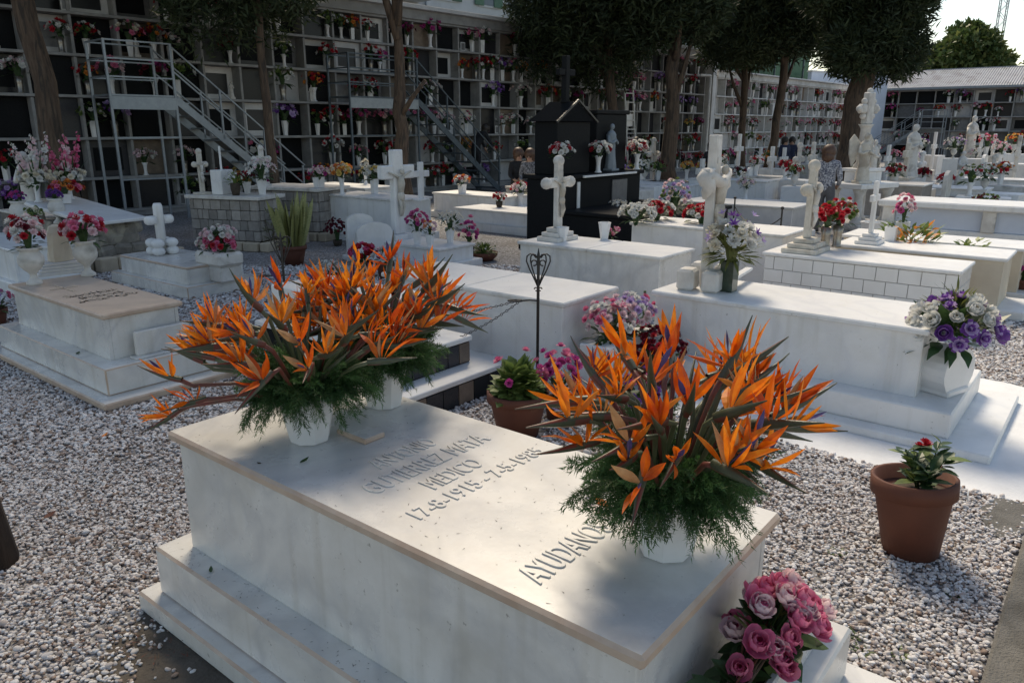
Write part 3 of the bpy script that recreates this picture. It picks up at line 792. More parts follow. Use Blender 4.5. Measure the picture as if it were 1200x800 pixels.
# G5, G6, G7, G8
G5 = tomb('white tomb with a crucifix and a small urn before the black granite monument', 7.06, 3.70, .74, 1.85, .66, [(.14,.2,.30,.12,0,.06), (.06,.10,.16,.06,.06,.13)], .13, body='marble', lid='marble2', edge='marble', split=(.9,))
G6 = tomb('white-tiled tomb with crucifix and red flowers in metal vases', 8.22, 1.14, .70, 1.88, .64, [(.02,.02,.02,.02,0,.03)], .03, body='grout', lid='marble2', edge='marble2', name='tiled_tomb')
for side in range(2):                                   # white tiles in courses on the long side and the end
    n = 9 if side == 0 else 3; LL = 1.88 if side == 0 else .70
    for r in range(4):
        off = (.5 if r % 2 else 0); tw = LL/n; th = .565/4
        for k in range(n+1):
            a = max(0, (k-off)*tw); b = min(LL, (k+1-off)*tw)
            if b-a < .03: continue
            z0 = .032+r*th
            m = MB()
            if side == 0: m.box(-.012, -.001, a+.003, b-.003, z0+.003, z0+th-.003, .002)
            else: m.box(a+.003, b-.003, -.012, -.001, z0+.003, z0+th-.003, .002)
            m.build('tile', M['tiles_white'], G6)
G7 = tomb('white tomb strewn with red and white wreaths behind the draped cross', 9.24, 3.20, .85, 2.10, .70, [(.08,.08,.10,.1,0,.06)], .06, body='marble2', lid='marble2', edge='marble')
G8 = tomb('cream-sided tomb with a thin white cross at right', 9.34, .90, .72, 1.70, .64, [(.05,.05,.26,.05,0,.10)], .10, body='cream_plaster', lid='marble2', edge='marble2')
G8b = tomb('low cream-sided tomb bordered by small plants at the far right', 10.55, .85, .75, 2.0, .60, [(.05,.05,.2,.05,0,.08)], .08, body='cream_plaster', lid='marble2', edge='marble2')
# G9: long slab carried on short piers
t = thing('table_tomb', 'long white table tomb on piers at the right edge', 'tomb', (13.35, .2, 0))
m = MB(); m.box(0, 1.1, 0, 2.95, .74, .84, .02); m.build('table_slab', M['marble2'], t)
for y in (.1, 1.30, 2.7):
    for x in (.06, .86):
        m = MB(); m.box(x, x+.18, y, y+.18, .42, .739, .01); m.build('pier', M['stone_white'], t)
m = MB(); m.box(.10, 1.0, .12, 2.85, 0, .42, .01); m.build('chest', M['marble2'], t)
m = MB(); m.box(.15, .95, .30, 2.70, .421, .735, .01); m.build('inner_chest', M['plaster_blue'], t)
foot((13.35,.2), 0, 0, 1.1, 0, 2.95)
def low_grave(label, px, py, w, L, zt, rz=0.0, body='marble2', lid='marble2', lev=.1, name='marble_tomb', **k):
    """a grave whose near (camera side) corner on the ground shows at px, py"""
    p = at(px, py)
    return tomb(label, p.x, p.y, w, L, zt, [(.08,.08,.12,.08,0,lev)], lev, body=body, lid=lid, edge='marble', rz=rz, name=name, **k)
# left: low white grave with the log cross
N = at(221, 334, .15); Fc = at(143, 317, .15)
rz11 = math.atan2(Fc.y-N.y, Fc.x-N.x) - math.pi/2
G11 = tomb('low white grave with a lobed white cross at left', N.x, N.y, .75, (Fc-N).length, .36, [(.10,.10,.14,.10,0,.15)], .15, rz=rz11, lid_t=.03, over=.005)
def local(o, x, y, z=0):
    a = o.rotation_euler.z
    return Vector((o.location.x + x*math.cos(a) - y*math.sin(a), o.location.y + x*math.sin(a) + y*math.cos(a), z))
# middle graves
GA = low_grave('white table-like grave with yellow bouquets left of the white cross', 468, 290, .78, 1.9, .80, lev=.2)
GB = low_grave('white grave behind the yellow bouquets', 430, 266, .8, 2.0, .78, lev=.15)
GC = low_grave('low white grave under the marble cross with a carved Christ', 515, 318, .72, 1.7, .32, lev=.1)
GD = low_grave('low white slab grave left of the black granite monument', 621, 277, .85, 1.9, .42, lev=.16)
GE = low_grave('white grave behind the low slab, left of the black monument', 592, 262, .8, 2.1, .55, lev=.14)
GF = low_grave('pale grey grave behind an iron chain, right of the draped cross', 925, 283, .95, 2.2, .60, lev=.12, body='slab_white')
GH = low_grave('low white grave behind the black granite slab and the broad trunk', 800, 241, .9, 2.4, .50, lev=.12)
GI = low_grave('white grave with a small marble cross in the far middle', 895, 243, .9, 2.1, .65, lev=.12)
GJ = low_grave('dark stone grave block right of the angel monument', 1075, 262, 1.0, 1.2, .80, body='brick_grey', lid='stone_white', lev=.1)
GK = low_grave('white grave under the standing robed statue', 1150, 255, 1.0, 2.2, .62, lev=.15)
GL = low_grave('white grave at the far right edge before the reddish block', 1212, 240, 1.0, 2.0, .62, lev=.15)
GM = low_grave('reddish stone block grave at the right edge', 1205, 222, 1.2, 1.6, 1.0, body='slab_brown', lid='stone_white', lev=.1)
GN = low_grave('pale grave at far left beside the tan-topped tomb', 24, 345, .7, 1.8, .55, lev=.15)
GO = low_grave('grey grave at the left edge below the purple flower urns', 55, 300, .9, 1.7, .62, body='slab_grey', lid='stone_white', lev=.15)

# black granite monument
BG = at(626, 292)
t = thing('granite_monument', 'black granite monument with gabled stele and blue-grey statue niche', 'monument', (BG.x, BG.y-2.3, 0), 0)
def bx(n, m, x0, x1, y0, y1, z0, z1, c=.012):
    q = MB(); q.box(x0, x1, y0, y1, z0, z1, c); return q.build(n, M[m], t)
bx('base', 'granite_black', -.12, 2.6, -.35, 2.55, 0, .13)
bx('grave_slab', 'granite_black', 0, 2.45, 0, 1.75, .13, .62)
bx('slab_top', 'granite_black', -.05, 2.5, -.05, 1.75, .6205, .68)
bx('pedestal', 'granite_black', -.02, 2.5, 1.76, 2.45, .13, 1.15)
bx('pedestal_top', 'granite_black', -.06, 2.54, 1.70, 2.50, 1.1505, 1.22)
bx('white_ledge', 'marble2', .5, 2.2, 1.66, 1.699, 1.165, 1.20, .004)
bx('stele', 'granite_black', .05, 1.0, 1.90, 2.35, 1.2205, 2.05)
q = MB(); q.v = [(-.04,1.85,2.0505),(1.09,1.85,2.0505),(.525,1.85,2.36),(-.04,2.4,2.0505),(1.09,2.4,2.0505),(.525,2.4,2.36)]
for f in ((0,1,2),(5,4,3),(0,3,4,1),(1,4,5,2),(2,5,3,0)): q.face(f)
q.build('gable', M['granite_honed'], t)
q = MB(); q.obox((-.06,1.83,2.04),(.525,1.83,2.38),.03,.03); q.obox((.525,1.83,2.38),(1.11,1.83,2.04),.03,.03); q.build('gable_trim', M['granite_dark'], t)
q = MB(); q.box(.47,.58,2.04,2.14,2.34,3.06,.01); q.box(.30,.469,2.05,2.13,2.76,2.86,.01); q.box(.581,.75,2.05,2.13,2.76,2.86,.01); q.build('cross', M['granite_black'], t)
bx('second_stele', 'granite_black', 1.35, 2.35, 2.0, 2.35, 1.2205, 2.18)
bx('stele_cap', 'granite_black', 1.30, 2.40, 1.97, 2.38, 2.1805, 2.25)
bx('portrait_panel', 'slab_grey', 1.5, 2.0, 1.735, 1.758, .60, 1.08, .004); bx('portrait_frame', 'marble2', .42, .50, 1.735, 1.757, .60, 1.1, .004)
foot((BG.x, BG.y-2.3), 0, -.15, 2.6, -.4, 2.6)
MON = t

# rubble tomb at left: rough stones under a sloping white slab
p = at(114, 318)
t = thing('rubble_tomb', 'rubble-sided tomb with a sloping white slab and tall gladioli at left', 'tomb', (p.x, p.y, 0), R(8))
mb = MB(); mb.box(.06, .74, .08, 1.62, 0, .55); mb.build('core', M['rubble'], t)
rg = random.Random(31)
def stone_mesh(seed, w, h, d, name='stone', material='rubble'):
    r = random.Random(seed); m = MB(); m.box(-w/2, w/2, -d/2, d/2, -h/2, h/2, min(w,h)*.22)
    m.v = [tuple(c + r.uniform(-.014,.014) for c in v) for v in m.v]
    return m.mesh(name, M[material])
SM = [stone_mesh(i, .24+.03*(i%3), .17, .12) for i in range(6)]
for k in range(2):
    for r in range(4):
        z = .09+.15*r; n = 7 if k == 0 else 4
        for i in range(n):
            if k == 0: pos = (.03+.04*r*.5, .12+i*.24+(.1 if r % 2 else 0), z); rot = math.pi/2
            else: pos = (.14+i*.25+(.08 if r % 2 else 0), .03+.04*r, z); rot = 0
            if pos[1] > 1.66 or pos[0] > .78: continue
            link('stone', SM[rg.randrange(6)], t, pos, (rg.uniform(-.12,.12), rg.uniform(-.12,.12), rot), (1, 1, rg.uniform(.85,1.1)))
q = MB(); q.box(-.06, .80, -.12, 1.72, 0, .05, .01); q.build('slab', M['marble2'], t, (0, 0, .66), (R(7), 0, 0))
for i in range(5): q = MB(); q.box(0, .26, 0, .16, 0, .2, .015); q.build('footing_block', M['block_cream'], t, (-.06+i*.27, -.22, .0))
for i in range(4): q = MB(); q.box(0, .16, 0, .30, 0, .22, .015); q.build('footing_block', M['block_cream'], t, (-.20, -.02+i*.34, 0))
foot((p.x, p.y), R(8), -.2, 1.15, -.22, 1.75)
RUB = t
# stone-block planters
def block_planter(label, px, fwd, w, L, h, rz, seed, courses=4):
    p = atf(px, fwd); t = thing('stone_planter', label, 'grave', (p.x, p.y, 0), rz, 'grey stone-block graves')
    m = MB(); m.box(.03, w-.03, .03, L-.03, 0, h-.06); m.build('core', M['soil'], t)
    q = MB(); q.box(-.06, w+.06, -.06, L+.06, h-.06, h, .01); q.build('top_slab', M['stone_white'], t)
    rg = random.Random(seed); ch = (h-.22)/courses
    for k in range(2):
        LL = L if k == 0 else w
        for r in range(courses):
            x = 0
            while x < LL-.02:
                bw = min(rg.uniform(.09,.22), LL-x)
                m = MB()
                if k == 0: m.box(-.02, .035, x+.004, x+bw-.004, .155+r*ch, .155+(r+1)*ch-.008, .008)
                else: m.box(x+.004+(.036 if x == 0 else 0), x+bw-.004, -.02, .035, .155+r*ch, .155+(r+1)*ch-.008, .008)
                if bw > .06: m.build('block', M['brick_grey'], t)
                x += bw
    for i in range(int(w/.3)+2): m = MB(); m.box(0, .28, 0, .17, 0, .15, .015); m.build('footing_block', M['block_cream'], t, (-.12+i*.3, -.22, 0))
    for i in range(int(L/.3)): m = MB(); m.box(0, .12, 0, .28, 0, .15, .015); m.build('footing_block', M['block_cream'], t, (-.15, -.02+i*.3, 0))
    foot((p.x, p.y), rz, -.2, w+.2, -.25, L+.1)
    return t
P1 = block_planter('grey stone-block grave crowded with potted white flowers', 294, 12.4, .62, 1.35, .88, R(20), 3)
P2 = block_planter('grey stone-block grave behind the snake plant, with a broken cross', 366, 13.6, .85, 1.5, .92, R(14), 4)
# ------------------------------------------------------------------ crosses and statues
def steps(m, w, d, n, h, z=0.0, shrink=.14):
    for i in range(n):
        k = 1-shrink*i*1.6
        m.box(-w/2*k, w/2*k, -d/2*k, d/2*k, z+i*h+.0005*i, z+(i+1)*h, .006)
    return z+n*h
def christ(m, z_arm, s, y):
    """small crucified figure in front (toward -y) of a cross"""
    sm = m.smooth; m.smooth = True
    m.tube([(0,y,z_arm-.02*s),(0.01*s,y-.01*s,z_arm-.12*s),(0,y,z_arm-.27*s)], [.050*s,.056*s,.042*s], 7)
    m.blob((.015*s,y-.03*s,z_arm+.055*s), .036*s, 7, 5, .046*s)
    for q in (-1,1): m.tube([(q*.04*s,y,z_arm-.03*s),(q*.13*s,y,z_arm+.02*s),(q*.23*s,y,z_arm+.05*s)], [.022*s,.018*s,.014*s], 5)
    m.lathe([(.046*s,0),(.060*s,-.05*s),(.052*s,-.12*s)][::-1], 8, (0,y,z_arm-.25*s))
    for q in (-1,1): m.tube([(q*.022*s,y,z_arm-.33*s),(q*.028*s,y-.035*s,z_arm-.46*s),(q*.012*s,y,z_arm-.60*s)], [.030*s,.026*s,.016*s], 6)
    m.smooth = sm
def cross(label, loc, h, kind='plain', material='marble2', rz=0.0, th=None, aw=None, nsteps=2, bw=None, group='grave crosses', name='grave_cross', az=.68):
    t = thing(name, label, 'cross', loc, rz, group); th = th or h*.13; aw = aw or h*.55
    z = 0
    if nsteps:
        bw = bw or h*.36; m = MB(); z = steps(m, bw, bw*.75, nsteps, h*.055); m.build('base', M[material], t)
    za = z + (h-z)*az
    if kind == 'log':
        m = MB(); m.smooth = True; r = th*.5
        for i in range(2):
            for a, b in ((-.6,-.5),(.6,-.5),(-.6,.5),(.6,.5)):
                m.blob((a*th*1.3, b*th*1.2, th*(.45+.85*i)), th*.72, 8, 6, th*.52)
        m.build('lobed_base', M[material], t); z = th*1.6
        m = MB(); m.smooth = True; m.tube([(0,0,z*.6),(0,0,h-r*.6),(0,0,h)], [r,r,r*.75], 10); m.build('shaft', M[material], t)
        for q in (-1,1): m = MB(); m.smooth = True; m.tube([(q*r*.9,0,za),(q*(aw/2-r*.4),0,za),(q*aw/2,0,za)], [r,r,r*.75], 10); m.build('arm', M[material], t)
        return t
    m = MB(); m.box(-th/2, th/2, -th*.3, th*.3, z+.0005, h, th*.08); m.build('shaft', M[material], t)
    for q in (-1,1):
        m = MB(); a, b = sorted((q*(th/2+.0006), q*aw/2)); m.box(a, b, -th*.3, th*.3, za-th/2, za+th/2, th*.08); m.build('arm', M[material], t)
    if kind in ('crucifix', 'draped'):
        m = MB(); christ(m, za, h*.72, -th*.3-.022*h); m.build('christ_figure', M['cast_stone' if material != 'cast_stone' else 'stone_white'], t)
        m = MB(); m.box(-th*.38, th*.38, -th*.36, -th*.31, za+th*.75, za+th*1.15, .003); m.build('title_board', M[material], t)
    if kind == 'lobed' or kind == 'crucifix':
        for p in ((0, h), (-aw/2, za), (aw/2, za)):
            m = MB(); m.smooth = True; m.blob((p[0], 0, p[1]), th*.62, 8, 6, th*.62); m.build('lobe', M[material], t)
    if kind == 'draped':
        m = MB(); m.smooth = True
        for q in (-1,1):
            pts = []
            for i in range(6):
                k = i/5; pts.append((q*(aw/2-.02), -th*.15+.02*math.sin(i*1.7), za+th*.3-k*h*.17))
            m.tube(pts, [th*.42,th*.55,th*.50,th*.42,th*.30,th*.10], 7)
        m.tube([(-aw/2,-th*.35,za+.02),(0,-th*.55,za-th*.5),(aw/2,-th*.35,za+.02)], [th*.35,th*.4,th*.35], 7)
        m.build('stone_drapery', M[material], t)
    return t
def statue(label, loc, h, material='stone_white', rz=0.0, wings=False, name='robed_statue', group=None, pedestal=.12):
    t = thing(name, label, 'statue', loc, rz, group)
    s = h; m = MB(); m.box(-.15*s, .15*s, -.14*s, .14*s, 0, pedestal*s, .01*s); m.build('pedestal', M[material], t)
    z0 = pedestal*s; k = (h-z0)
    m = MB(); m.smooth = True; seg = 18; b = len(m.v)
    prof = [(.155,0),(.150,.08),(.125,.25),(.112,.42),(.118,.55),(.130,.68),(.135,.76),(.095,.82),(.045,.855),(.042,.87),(.062,.90),(.066,.94),(.050,.985),(.01,1.0)]
    for r, z in prof:
        for i in range(seg):
            a = 2*math.pi*i/seg
            fold = 1 + (.10*math.sin(i*math.pi*2/3) if z < .6 else .04*math.sin(i*2.1) if z < .8 else 0)*(1-z*.6)
            m.v.append((r*k*fold*math.cos(a), r*k*fold*.78*math.sin(a) - (.02*k if z > .88 else 0), z0+z*k))
    for j in range(len(prof)-1):
        for i in range(seg):
            i2 = (i+1) % seg
            m.face((b+j*seg+i, b+j*seg+i2, b+(j+1)*seg+i2, b+(j+1)*seg+i))
    m.build('robed_body', M[material], t)
    for q in (-1,1):
        a = MB(); a.smooth = True
        a.tube([(q*.115*k,0,z0+.73*k),(q*.15*k,-.03*k,z0+.60*k),(q*.10*k,-.11*k,z0+.57*k),(q*.02*k,-.14*k,z0+.63*k)], [.042*k,.045*k,.034*k,.022*k], 8)
        a.build('arm', M[material], t)
    if wings:
        for q in (-1,1):
            w = MB(); pts = [(q*.04,.09,.78),(q*.20,.14,.98),(q*.29,.15,.85),(q*.27,.15,.55),(q*.20,.13,.30),(q*.12,.11,.45)]
            P = [(x*k, y*k, z0+z*k) for x, y, z in pts]; B = [(x, y+.035*k, z) for x, y, z in P]
            n = len(P); w.v = P+B; w.face(range(n)); w.face(list(range(n, 2*n))[::-1])
            for i in range(n): w.face((i, (i+1) % n, n+(i+1) % n, n+i))
            w.build('wing', M[material], t)
    return t
# crosses on the tombs that can be told apart
cross('large stone cross with carved drapery on the big white tomb', (5.74, 2.58, .7005), 1.20, 'draped', 'stone_white', th=.125, aw=.46, nsteps=0, az=.74, rz=R(8))
t = thing('stone_blocks', 'four rough square stones round the foot of the draped cross', 'stone blocks', (5.74, 2.58, .7005), R(8))
for a, b in ((-.17,-.10),(-.17,.10),(.17,-.10),(.17,.10)):
    for z in (0,):
        m = MB(); m.box(a-.085, a+.085, b-.07, b+.07, 0, .17, .02); m.build('stone', M['stone_white'], t)
m = MB(); m.box(-.10, .52, -.245, -.185, .075, .10, .004); m.build('shelf', M['marble2'], t)
cross('white stone crucifix with stepped foot on the tomb before the black monument', (7.40, 5.25, .6605), .92, 'crucifix', 'stone_white', th=.11, aw=.48, nsteps=3, bw=.42)
cross('cream stone crucifix on the white-tiled tomb', (8.50, 2.68, .6405), .92, 'crucifix', 'cast_stone', th=.11, aw=.36, nsteps=3, bw=.5)
cross('thin plain white marble cross on the cream-sided tomb', (9.60, 2.30, .6405), .72, 'plain', 'marble2', th=.075, aw=.30, nsteps=3, bw=.34)
cross('white marble cross with a carved Christ in the middle distance', local(GC, .36, 1.2, .3205), 1.32, 'plain', 'marble2', th=.20, aw=.66, nsteps=1, bw=.4, az=.74)
q = local(GC, .36, 1.2, .3205); 
for o in [o for o in bpy.data.objects if o.name.startswith('grave_cross') and (o.location-q).length < .01]:
    m = MB(); christ(m, .95, 1.0, -.085); m.build('christ_figure', M['cast_stone'], o)
cross('lobed white cross on the low grave at left', local(G11, .36, (Fc-N).length-.42, .3605), .66, 'log', 'marble2', th=.12, aw=.36, nsteps=0, rz=rz11)
cross('small white cross between the yellow bouquets', atf(491, 12.6, .80), .62, 'plain', 'marble2', th=.10, aw=.36, nsteps=1)
cross('broken stone crucifix on the grey block grave behind the left staircase', local(P1, .1, 1.15, .8805), .70, 'crucifix', 'cast_stone', th=.08, aw=.2, nsteps=1)
cross('weathered crucifix beside the slender pale trunk', local(P2, .05, 1.25, .9205), .68, 'crucifix', 'stone_white', th=.09, aw=.3, nsteps=2)
t = thing('marble_block', 'white marble block with an upright rod on the block grave', 'block', local(P1, .26, .86, .8805), R(20))
m = MB(); m.box(-.16, .16, -.11, .11, 0, .40, .012); m.build('block', M['marble2'], t)
m = MB(); m.tube([(0,0,.40),(0,0,.78)], .018, 7); m.build('rod', M['marble2'], t)
# crosses and headstones of the far middle and right, placed by column and distance
FARX = [ (868, 27, 1.75, 'plain', 'marble2', 'tall plain white cross before the twin thin trunks'),
 (908, 25, 1.38, 'plain', 'marble2', 'broad white cross just right of the twin trunks'),
 (922, 26, 1.32, 'plain', 'marble2', 'small white cross half hidden by red flowers'),
 (940, 24, 1.42, 'lobed', 'stone_white', 'white cross with rounded ends left of the patterned top'),
 (956, 23, 1.55, 'plain', 'stone_white', 'slim stone cross beside the woman in the patterned top'),
 (767, 26, 1.55, 'crucifix', 'stone_white', 'white crucifix between the two trunks in the middle'),
 (826, 21, 1.15, 'plain', 'stone_white', 'small pale cross beside the woman with sunglasses'),
 (1045, 24, 1.45, 'plain', 'marble2', 'white cross just right of the angel monument'),
 (1068, 18, 1.62, 'plain', 'cast_stone', 'brownish stone cross on the dark block grave'),
 (1086, 25, 1.15, 'lobed', 'marble2', 'small white cross behind the brownish stone cross'),
 (1098, 29, 1.80, 'plain', 'marble2', 'greenish white cross left of the robed statue'),
 (1153, 26, 1.75, 'plain', 'marble2', 'white cross behind the big mixed arrangement'),
 (1168, 28, 1.75, 'plain', 'marble2', 'white cross right of the seated stone figure'),
 (1181, 25, 1.55, 'plain', 'marble2', 'small white cross beside the orange flowers'),
 (1172, 21, 1.20, 'lobed', 'stone_white', 'low lobed stone cross near the right edge'),
 (1198, 22, 1.75, 'plain', 'stone_white', 'pale stone cross cut by the right edge'),
 (1032, 27, 1.30, 'crucifix', 'stone_white', 'stone crucifix behind the angel monument'),
 (894, 29, 1.25, 'plain', 'marble2', 'faint white cross low among far flowers') ]
for px, fwd, h, kind, ma, lab in FARX:
    p = atf(px, fwd); z = 0
    if px == 1068: z = .80
    cross(lab, (p.x, p.y, z), h-(.80 if z else 0), kind, ma, th=.16, aw=.62, nsteps=2 if not z else 1, bw=.5)
# angel monument
p = atf(1018, 15.5)
t = thing('angel_monument', 'tall white monument with an ornate cross above a kneeling angel', 'monument', (p.x, p.y, 0), R(-20))
def bq(n, m_, x0, x1, y0, y1, z0, z1, c=.012):
    q = MB(); q.box(x0, x1, y0, y1, z0, z1, c); return q.build(n, M[m_], t)
bq('footing', 'stone_white', -.62, .62, -.45, .45, 0, .12); bq('table_top', 'marble2', -.60, .60, -.42, .42, .80, .90)
for x in (-.45,.45):
    for y in (-.28,.28): q = MB(); q.smooth = True; q.lathe([(.12,0),(.12,.05),(.085,.09),(.08,.55),(.12,.64),(.12,.679)], 12, (x, y, .1205)); q.build('column', M['stone_white'], t)
bq('plinth', 'marble2', -.26, .26, -.24, .24, .9005, 1.12); bq('plinth_cap', 'marble2', -.31, .31, -.28, .28, 1.1205, 1.18)
q = MB(); q.smooth = True; q.lathe([(.16,0),(.15,.05),(.105,.12),(.095,.75),(.12,.80),(.15,.84)], 14, (0,.06,1.18)); q.build('column', M['stone_white'], t)
q = MB(); q.box(-.09,.09,-.02,.14,2.02,2.62,.02); q.box(-.26,-.0905,-.01,.13,2.22,2.40,.03); q.box(.0905,.26,-.01,.13,2.22,2.40,.03); q.build('cross', M['stone_white'], t)
q = MB(); q.smooth = True
for a, b in ((0,2.64),(-.28,2.31),(.28,2.31),(-.14,2.45),(.14,2.45),(-.14,2.17),(.14,2.17)): q.blob((a,.06,b), .062, 8, 6)
q.build('cross_lobes', M['stone_white'], t)
foot((p.x,p.y), R(-20), -.6, .6, -.4, .4)
MON2 = t
statue('white winged angel kneeling beside the column of the tall monument', local(t, -.34, -.22, .9005), .95, 'cast_stone', R(-40), wings=True, name='angel_statue', group='angel statues', pedestal=.06)
statue('small white angel right of the column of the tall monument', local(t, .42, .10, .9005), .82, 'stone_white', R(20), wings=True, name='angel_statue', group='angel statues', pedestal=.06)
statue('tall pale robed statue standing before the far staircase', local(GK, .45, 1.7, .6205), 1.42, 'stone_white', R(-30))
statue('seated stone group rising behind the robed statue', atf(1140, 27), 2.35, 'stone_white', R(-30), pedestal=.38)
statue('low pale stone figure right of the robed statue', atf(1134, 19.5), 1.40, 'stone_white', R(-30), pedestal=.4)
statue('weathered pale statue at the far left between purple urns', atf(22, 11.5), 1.62, 'stone_white', R(-60), pedestal=.38)
statue('blue-grey robed statue set against the black granite stele', local(MON, 1.72, 1.93, 1.2205), .80, 'stone_bluegrey', 0, pedestal=.05)
# broken beige figure on slabs at the head of the tan-topped tomb
p = at(64, 318, .62)
t = thing('draped_figure', 'headless cream stone figure on thin slabs at the head of the tan tomb', 'statue', (p.x+.02, p.y-.12, .6205), R(-10))
m = MB()
for i in range(4): m.box(-.22+.02*i, .22-.02*i, -.14+.012*i, .14-.012*i, .028*i+.0004*i, .028*(i+1), .004)
m.build('slab_stack', M['slab_white'], t)
m = MB(); rg = random.Random(5); seg = 12; prof = [(.10,.114),(.105,.16),(.09,.28),(.075,.38),(.05,.44),(.015,.46)]
for r, z in prof:
    for i in range(seg): a = 2*math.pi*i/seg; k = 1+.18*math.sin(3*a+z*9); m.v.append((r*k*math.cos(a), .7*r*k*math.sin(a), z))
for j in range(len(prof)-1):
    for i in range(seg): i2 = (i+1) % seg; m.face((j*seg+i, j*seg+i2, (j+1)*seg+i2, (j+1)*seg+i))
m.build('figure', M['cream_plaster'], t)
# white headstone plaques in the middle distance
def headstone(label, px, fwd, w, h, z=0.0, material='marble2', rz=0.0):
    p = atf(px, fwd); t = thing('headstone', label, 'headstone', (p.x, p.y, z), rz, 'upright white headstones')
    m = MB(); m.box(-w/2-.05, w/2+.05, -.12, .12, 0, .08, .01); m.build('base', M[material], t)
    m = MB(); n = 8; top = [(w/2*math.cos(math.pi*i/n), h-w*.25+w*.25*math.sin(math.pi*i/n)) for i in range(n+1)]
    pts = [(-w/2,.0805)] + [(w/2,.0805)] + top
    pts = [(-w/2,.0805), (w/2,.0805)] + top
    F_ = [(x, -.04, z_) for x, z_ in pts]; B_ = [(x, .04, z_) for x, z_ in pts]; k = len(pts)
    m.v = F_+B_; m.face(range(k)); m.face(list(range(k, 2*k))[::-1])
    for i in range(k): m.face((i, k+i, k+(i+1) % k, (i+1) % k))
    m.build('stone', M[material], t)
    return t
headstone('broad white headstone behind the red roses in the middle', 432, 11.2, .55, .62, rz=R(-20))
headstone('white headstone under the table-like grave', 415, 11.6, .42, .70, rz=R(-20))
headstone('pale headstone low among far flowers left of the woman', 885, 22, .6, .9)
headstone('white stone tablet beside the robed statue', 1120, 17.0, .6, 1.05, material='stone_white')
headstone('white stone tablet behind the orange flowers at right', 1160, 23, .7, 1.2)
headstone('pale headstone behind the low grave by the broad trunk', 752, 24.5, .6, 1.0)
headstone('white headstone near the far right staircase', 1078, 27, .8, .9)
# iron posts with hearts, and their chains
def iron_post(label, loc, h=1.05, rz=0.0, arm=True):
    t = thing('iron_post', label, 'post', loc, rz, 'wrought-iron posts')
    m = MB(); m.smooth = True; m.tube([(0,0,0),(0,0,h-.02),(0,0,h+.03)], [.011,.011,.002], 8); m.build('shaft', M['iron'], t)
    m = MB(); m.smooth = True
    m.tube([(0,0,0),(0,0,.02)], [.06,.05], 10); m.build('foot_plate', M['iron'], t)
    for q in (-1,1):
        for k, w in ((0,1.0),(1,.66)):
            m = MB(); m.smooth = True
            pts = [(q*x*w*.085, 0, h-.245+z*.235) for x, z in ((.05,0),(.35,.25),(.72,.52),(1.0,.78),(.95,.93),(.7,1.0),(.4,.97),(.2,.88))]
            m.tube(pts, .0052, 6); m.build('heart_bar', M['iron'], t)
        m = MB(); m.smooth = True
        pts = [(q*(.030+.020*math.cos(a)), 0, h-.075+.020*math.sin(a)) for a in [i*math.pi/5 for i in range(9)]]
        m.tube(pts, .0052, 6); m.build('scroll', M['iron'], t)
        m = MB(); m.smooth = True
        pts = [(q*(.016+.012*math.cos(a)), 0, h-.265+.012*math.sin(a)) for a in [i*math.pi/5 for i in range(9)]]
        m.tube(pts, .0045, 6); m.build('scroll', M['iron'], t)
    if arm:
        m = MB(); m.smooth = True; m.tube([(0,0,h-.35),(-.06,0,h-.345),(-.12,0,h-.35)], .006, 6)
        pts = [(-.165+.05*math.sin(a), .022*math.cos(a), h-.35) for a in [i*math.pi/8 for i in range(17)]]
        m.tube(pts, .007, 6); m.build('ring_arm', M['iron'], t)
    return t
PA = Vector((4.28, 3.20, 0)); PB = atf(318, 6.4)
iron_post('black iron post with heart finial between the two strelitzia groups', PA, 1.10, YAW-math.pi/2)
iron_post('black iron post with heart finial behind the left strelitzias', PB, 1.08, YAW-math.pi/2)
lk = MB(); lk.smooth = True
lk.tube([(.0075*math.cos(a), 0, .012*math.sin(a)) for a in [i*math.pi/4 for i in range(9)]], .0028, 5, cap=False)
lkm = lk.mesh('link', M['iron'])
for (zz, sag, lab) in ((.755, .16, 'upper black chain hanging from the iron post'), (.75, .42, 'lower black chain hanging from the iron post')):
    a = PA + Vector((-.08,.10,zz)); b = PB + Vector((0,0,.56)); n = 104
    t = thing('chain', lab, 'chain', a, 0, 'chains between the iron posts')
    for i in range(n):
        k = i/(n-1); p = a.lerp(b, k); p.z -= sag*4*k*(1-k)
        k2 = min(1, k+.01); p2 = a.lerp(b, k2); p2.z -= sag*4*k2*(1-k2)
        d = (p2-p).normalized() if (p2-p).length > 1e-6 else (b-a).normalized()
        e = d.to_track_quat('Z', 'Y').to_euler()
        o = link('link', lkm, t, p-a, e)
        if i % 2: o.rotation_euler = (d.to_track_quat('Z', 'X')).to_euler()
# thin posts and chain round the pale grave at right
q1 = atf(926, 10.6); q2 = atf(868, 12.2)
for q, lab in ((q1, 'thin iron rod of the chain fence right of the draped cross'), (q2, 'thin iron rod at the far end of the chain fence')):
    t = thing('fence_rod', lab, 'post', q, 0, 'thin rods of the chain fence')
    m = MB(); m.tube([(0,0,0),(0,0,.86)], .012, 7); m.build('rod', M['iron'], t)
    m = MB(); m.blob((0,0,.88), .025, 7, 5); m.build('knob', M['iron'], t)
m = MB(); pts = []
for i in range(14):
    k = i/13; p = q1.lerp(q2, k); pts.append((p.x-q1.x, p.y-q1.y, .75-.28*4*k*(1-k)*.8))
m.tube(pts, .008, 5)
tag(m.build('chain', M['iron'], None, q1), 'slack black chain across the pale grey grave', 'chain')
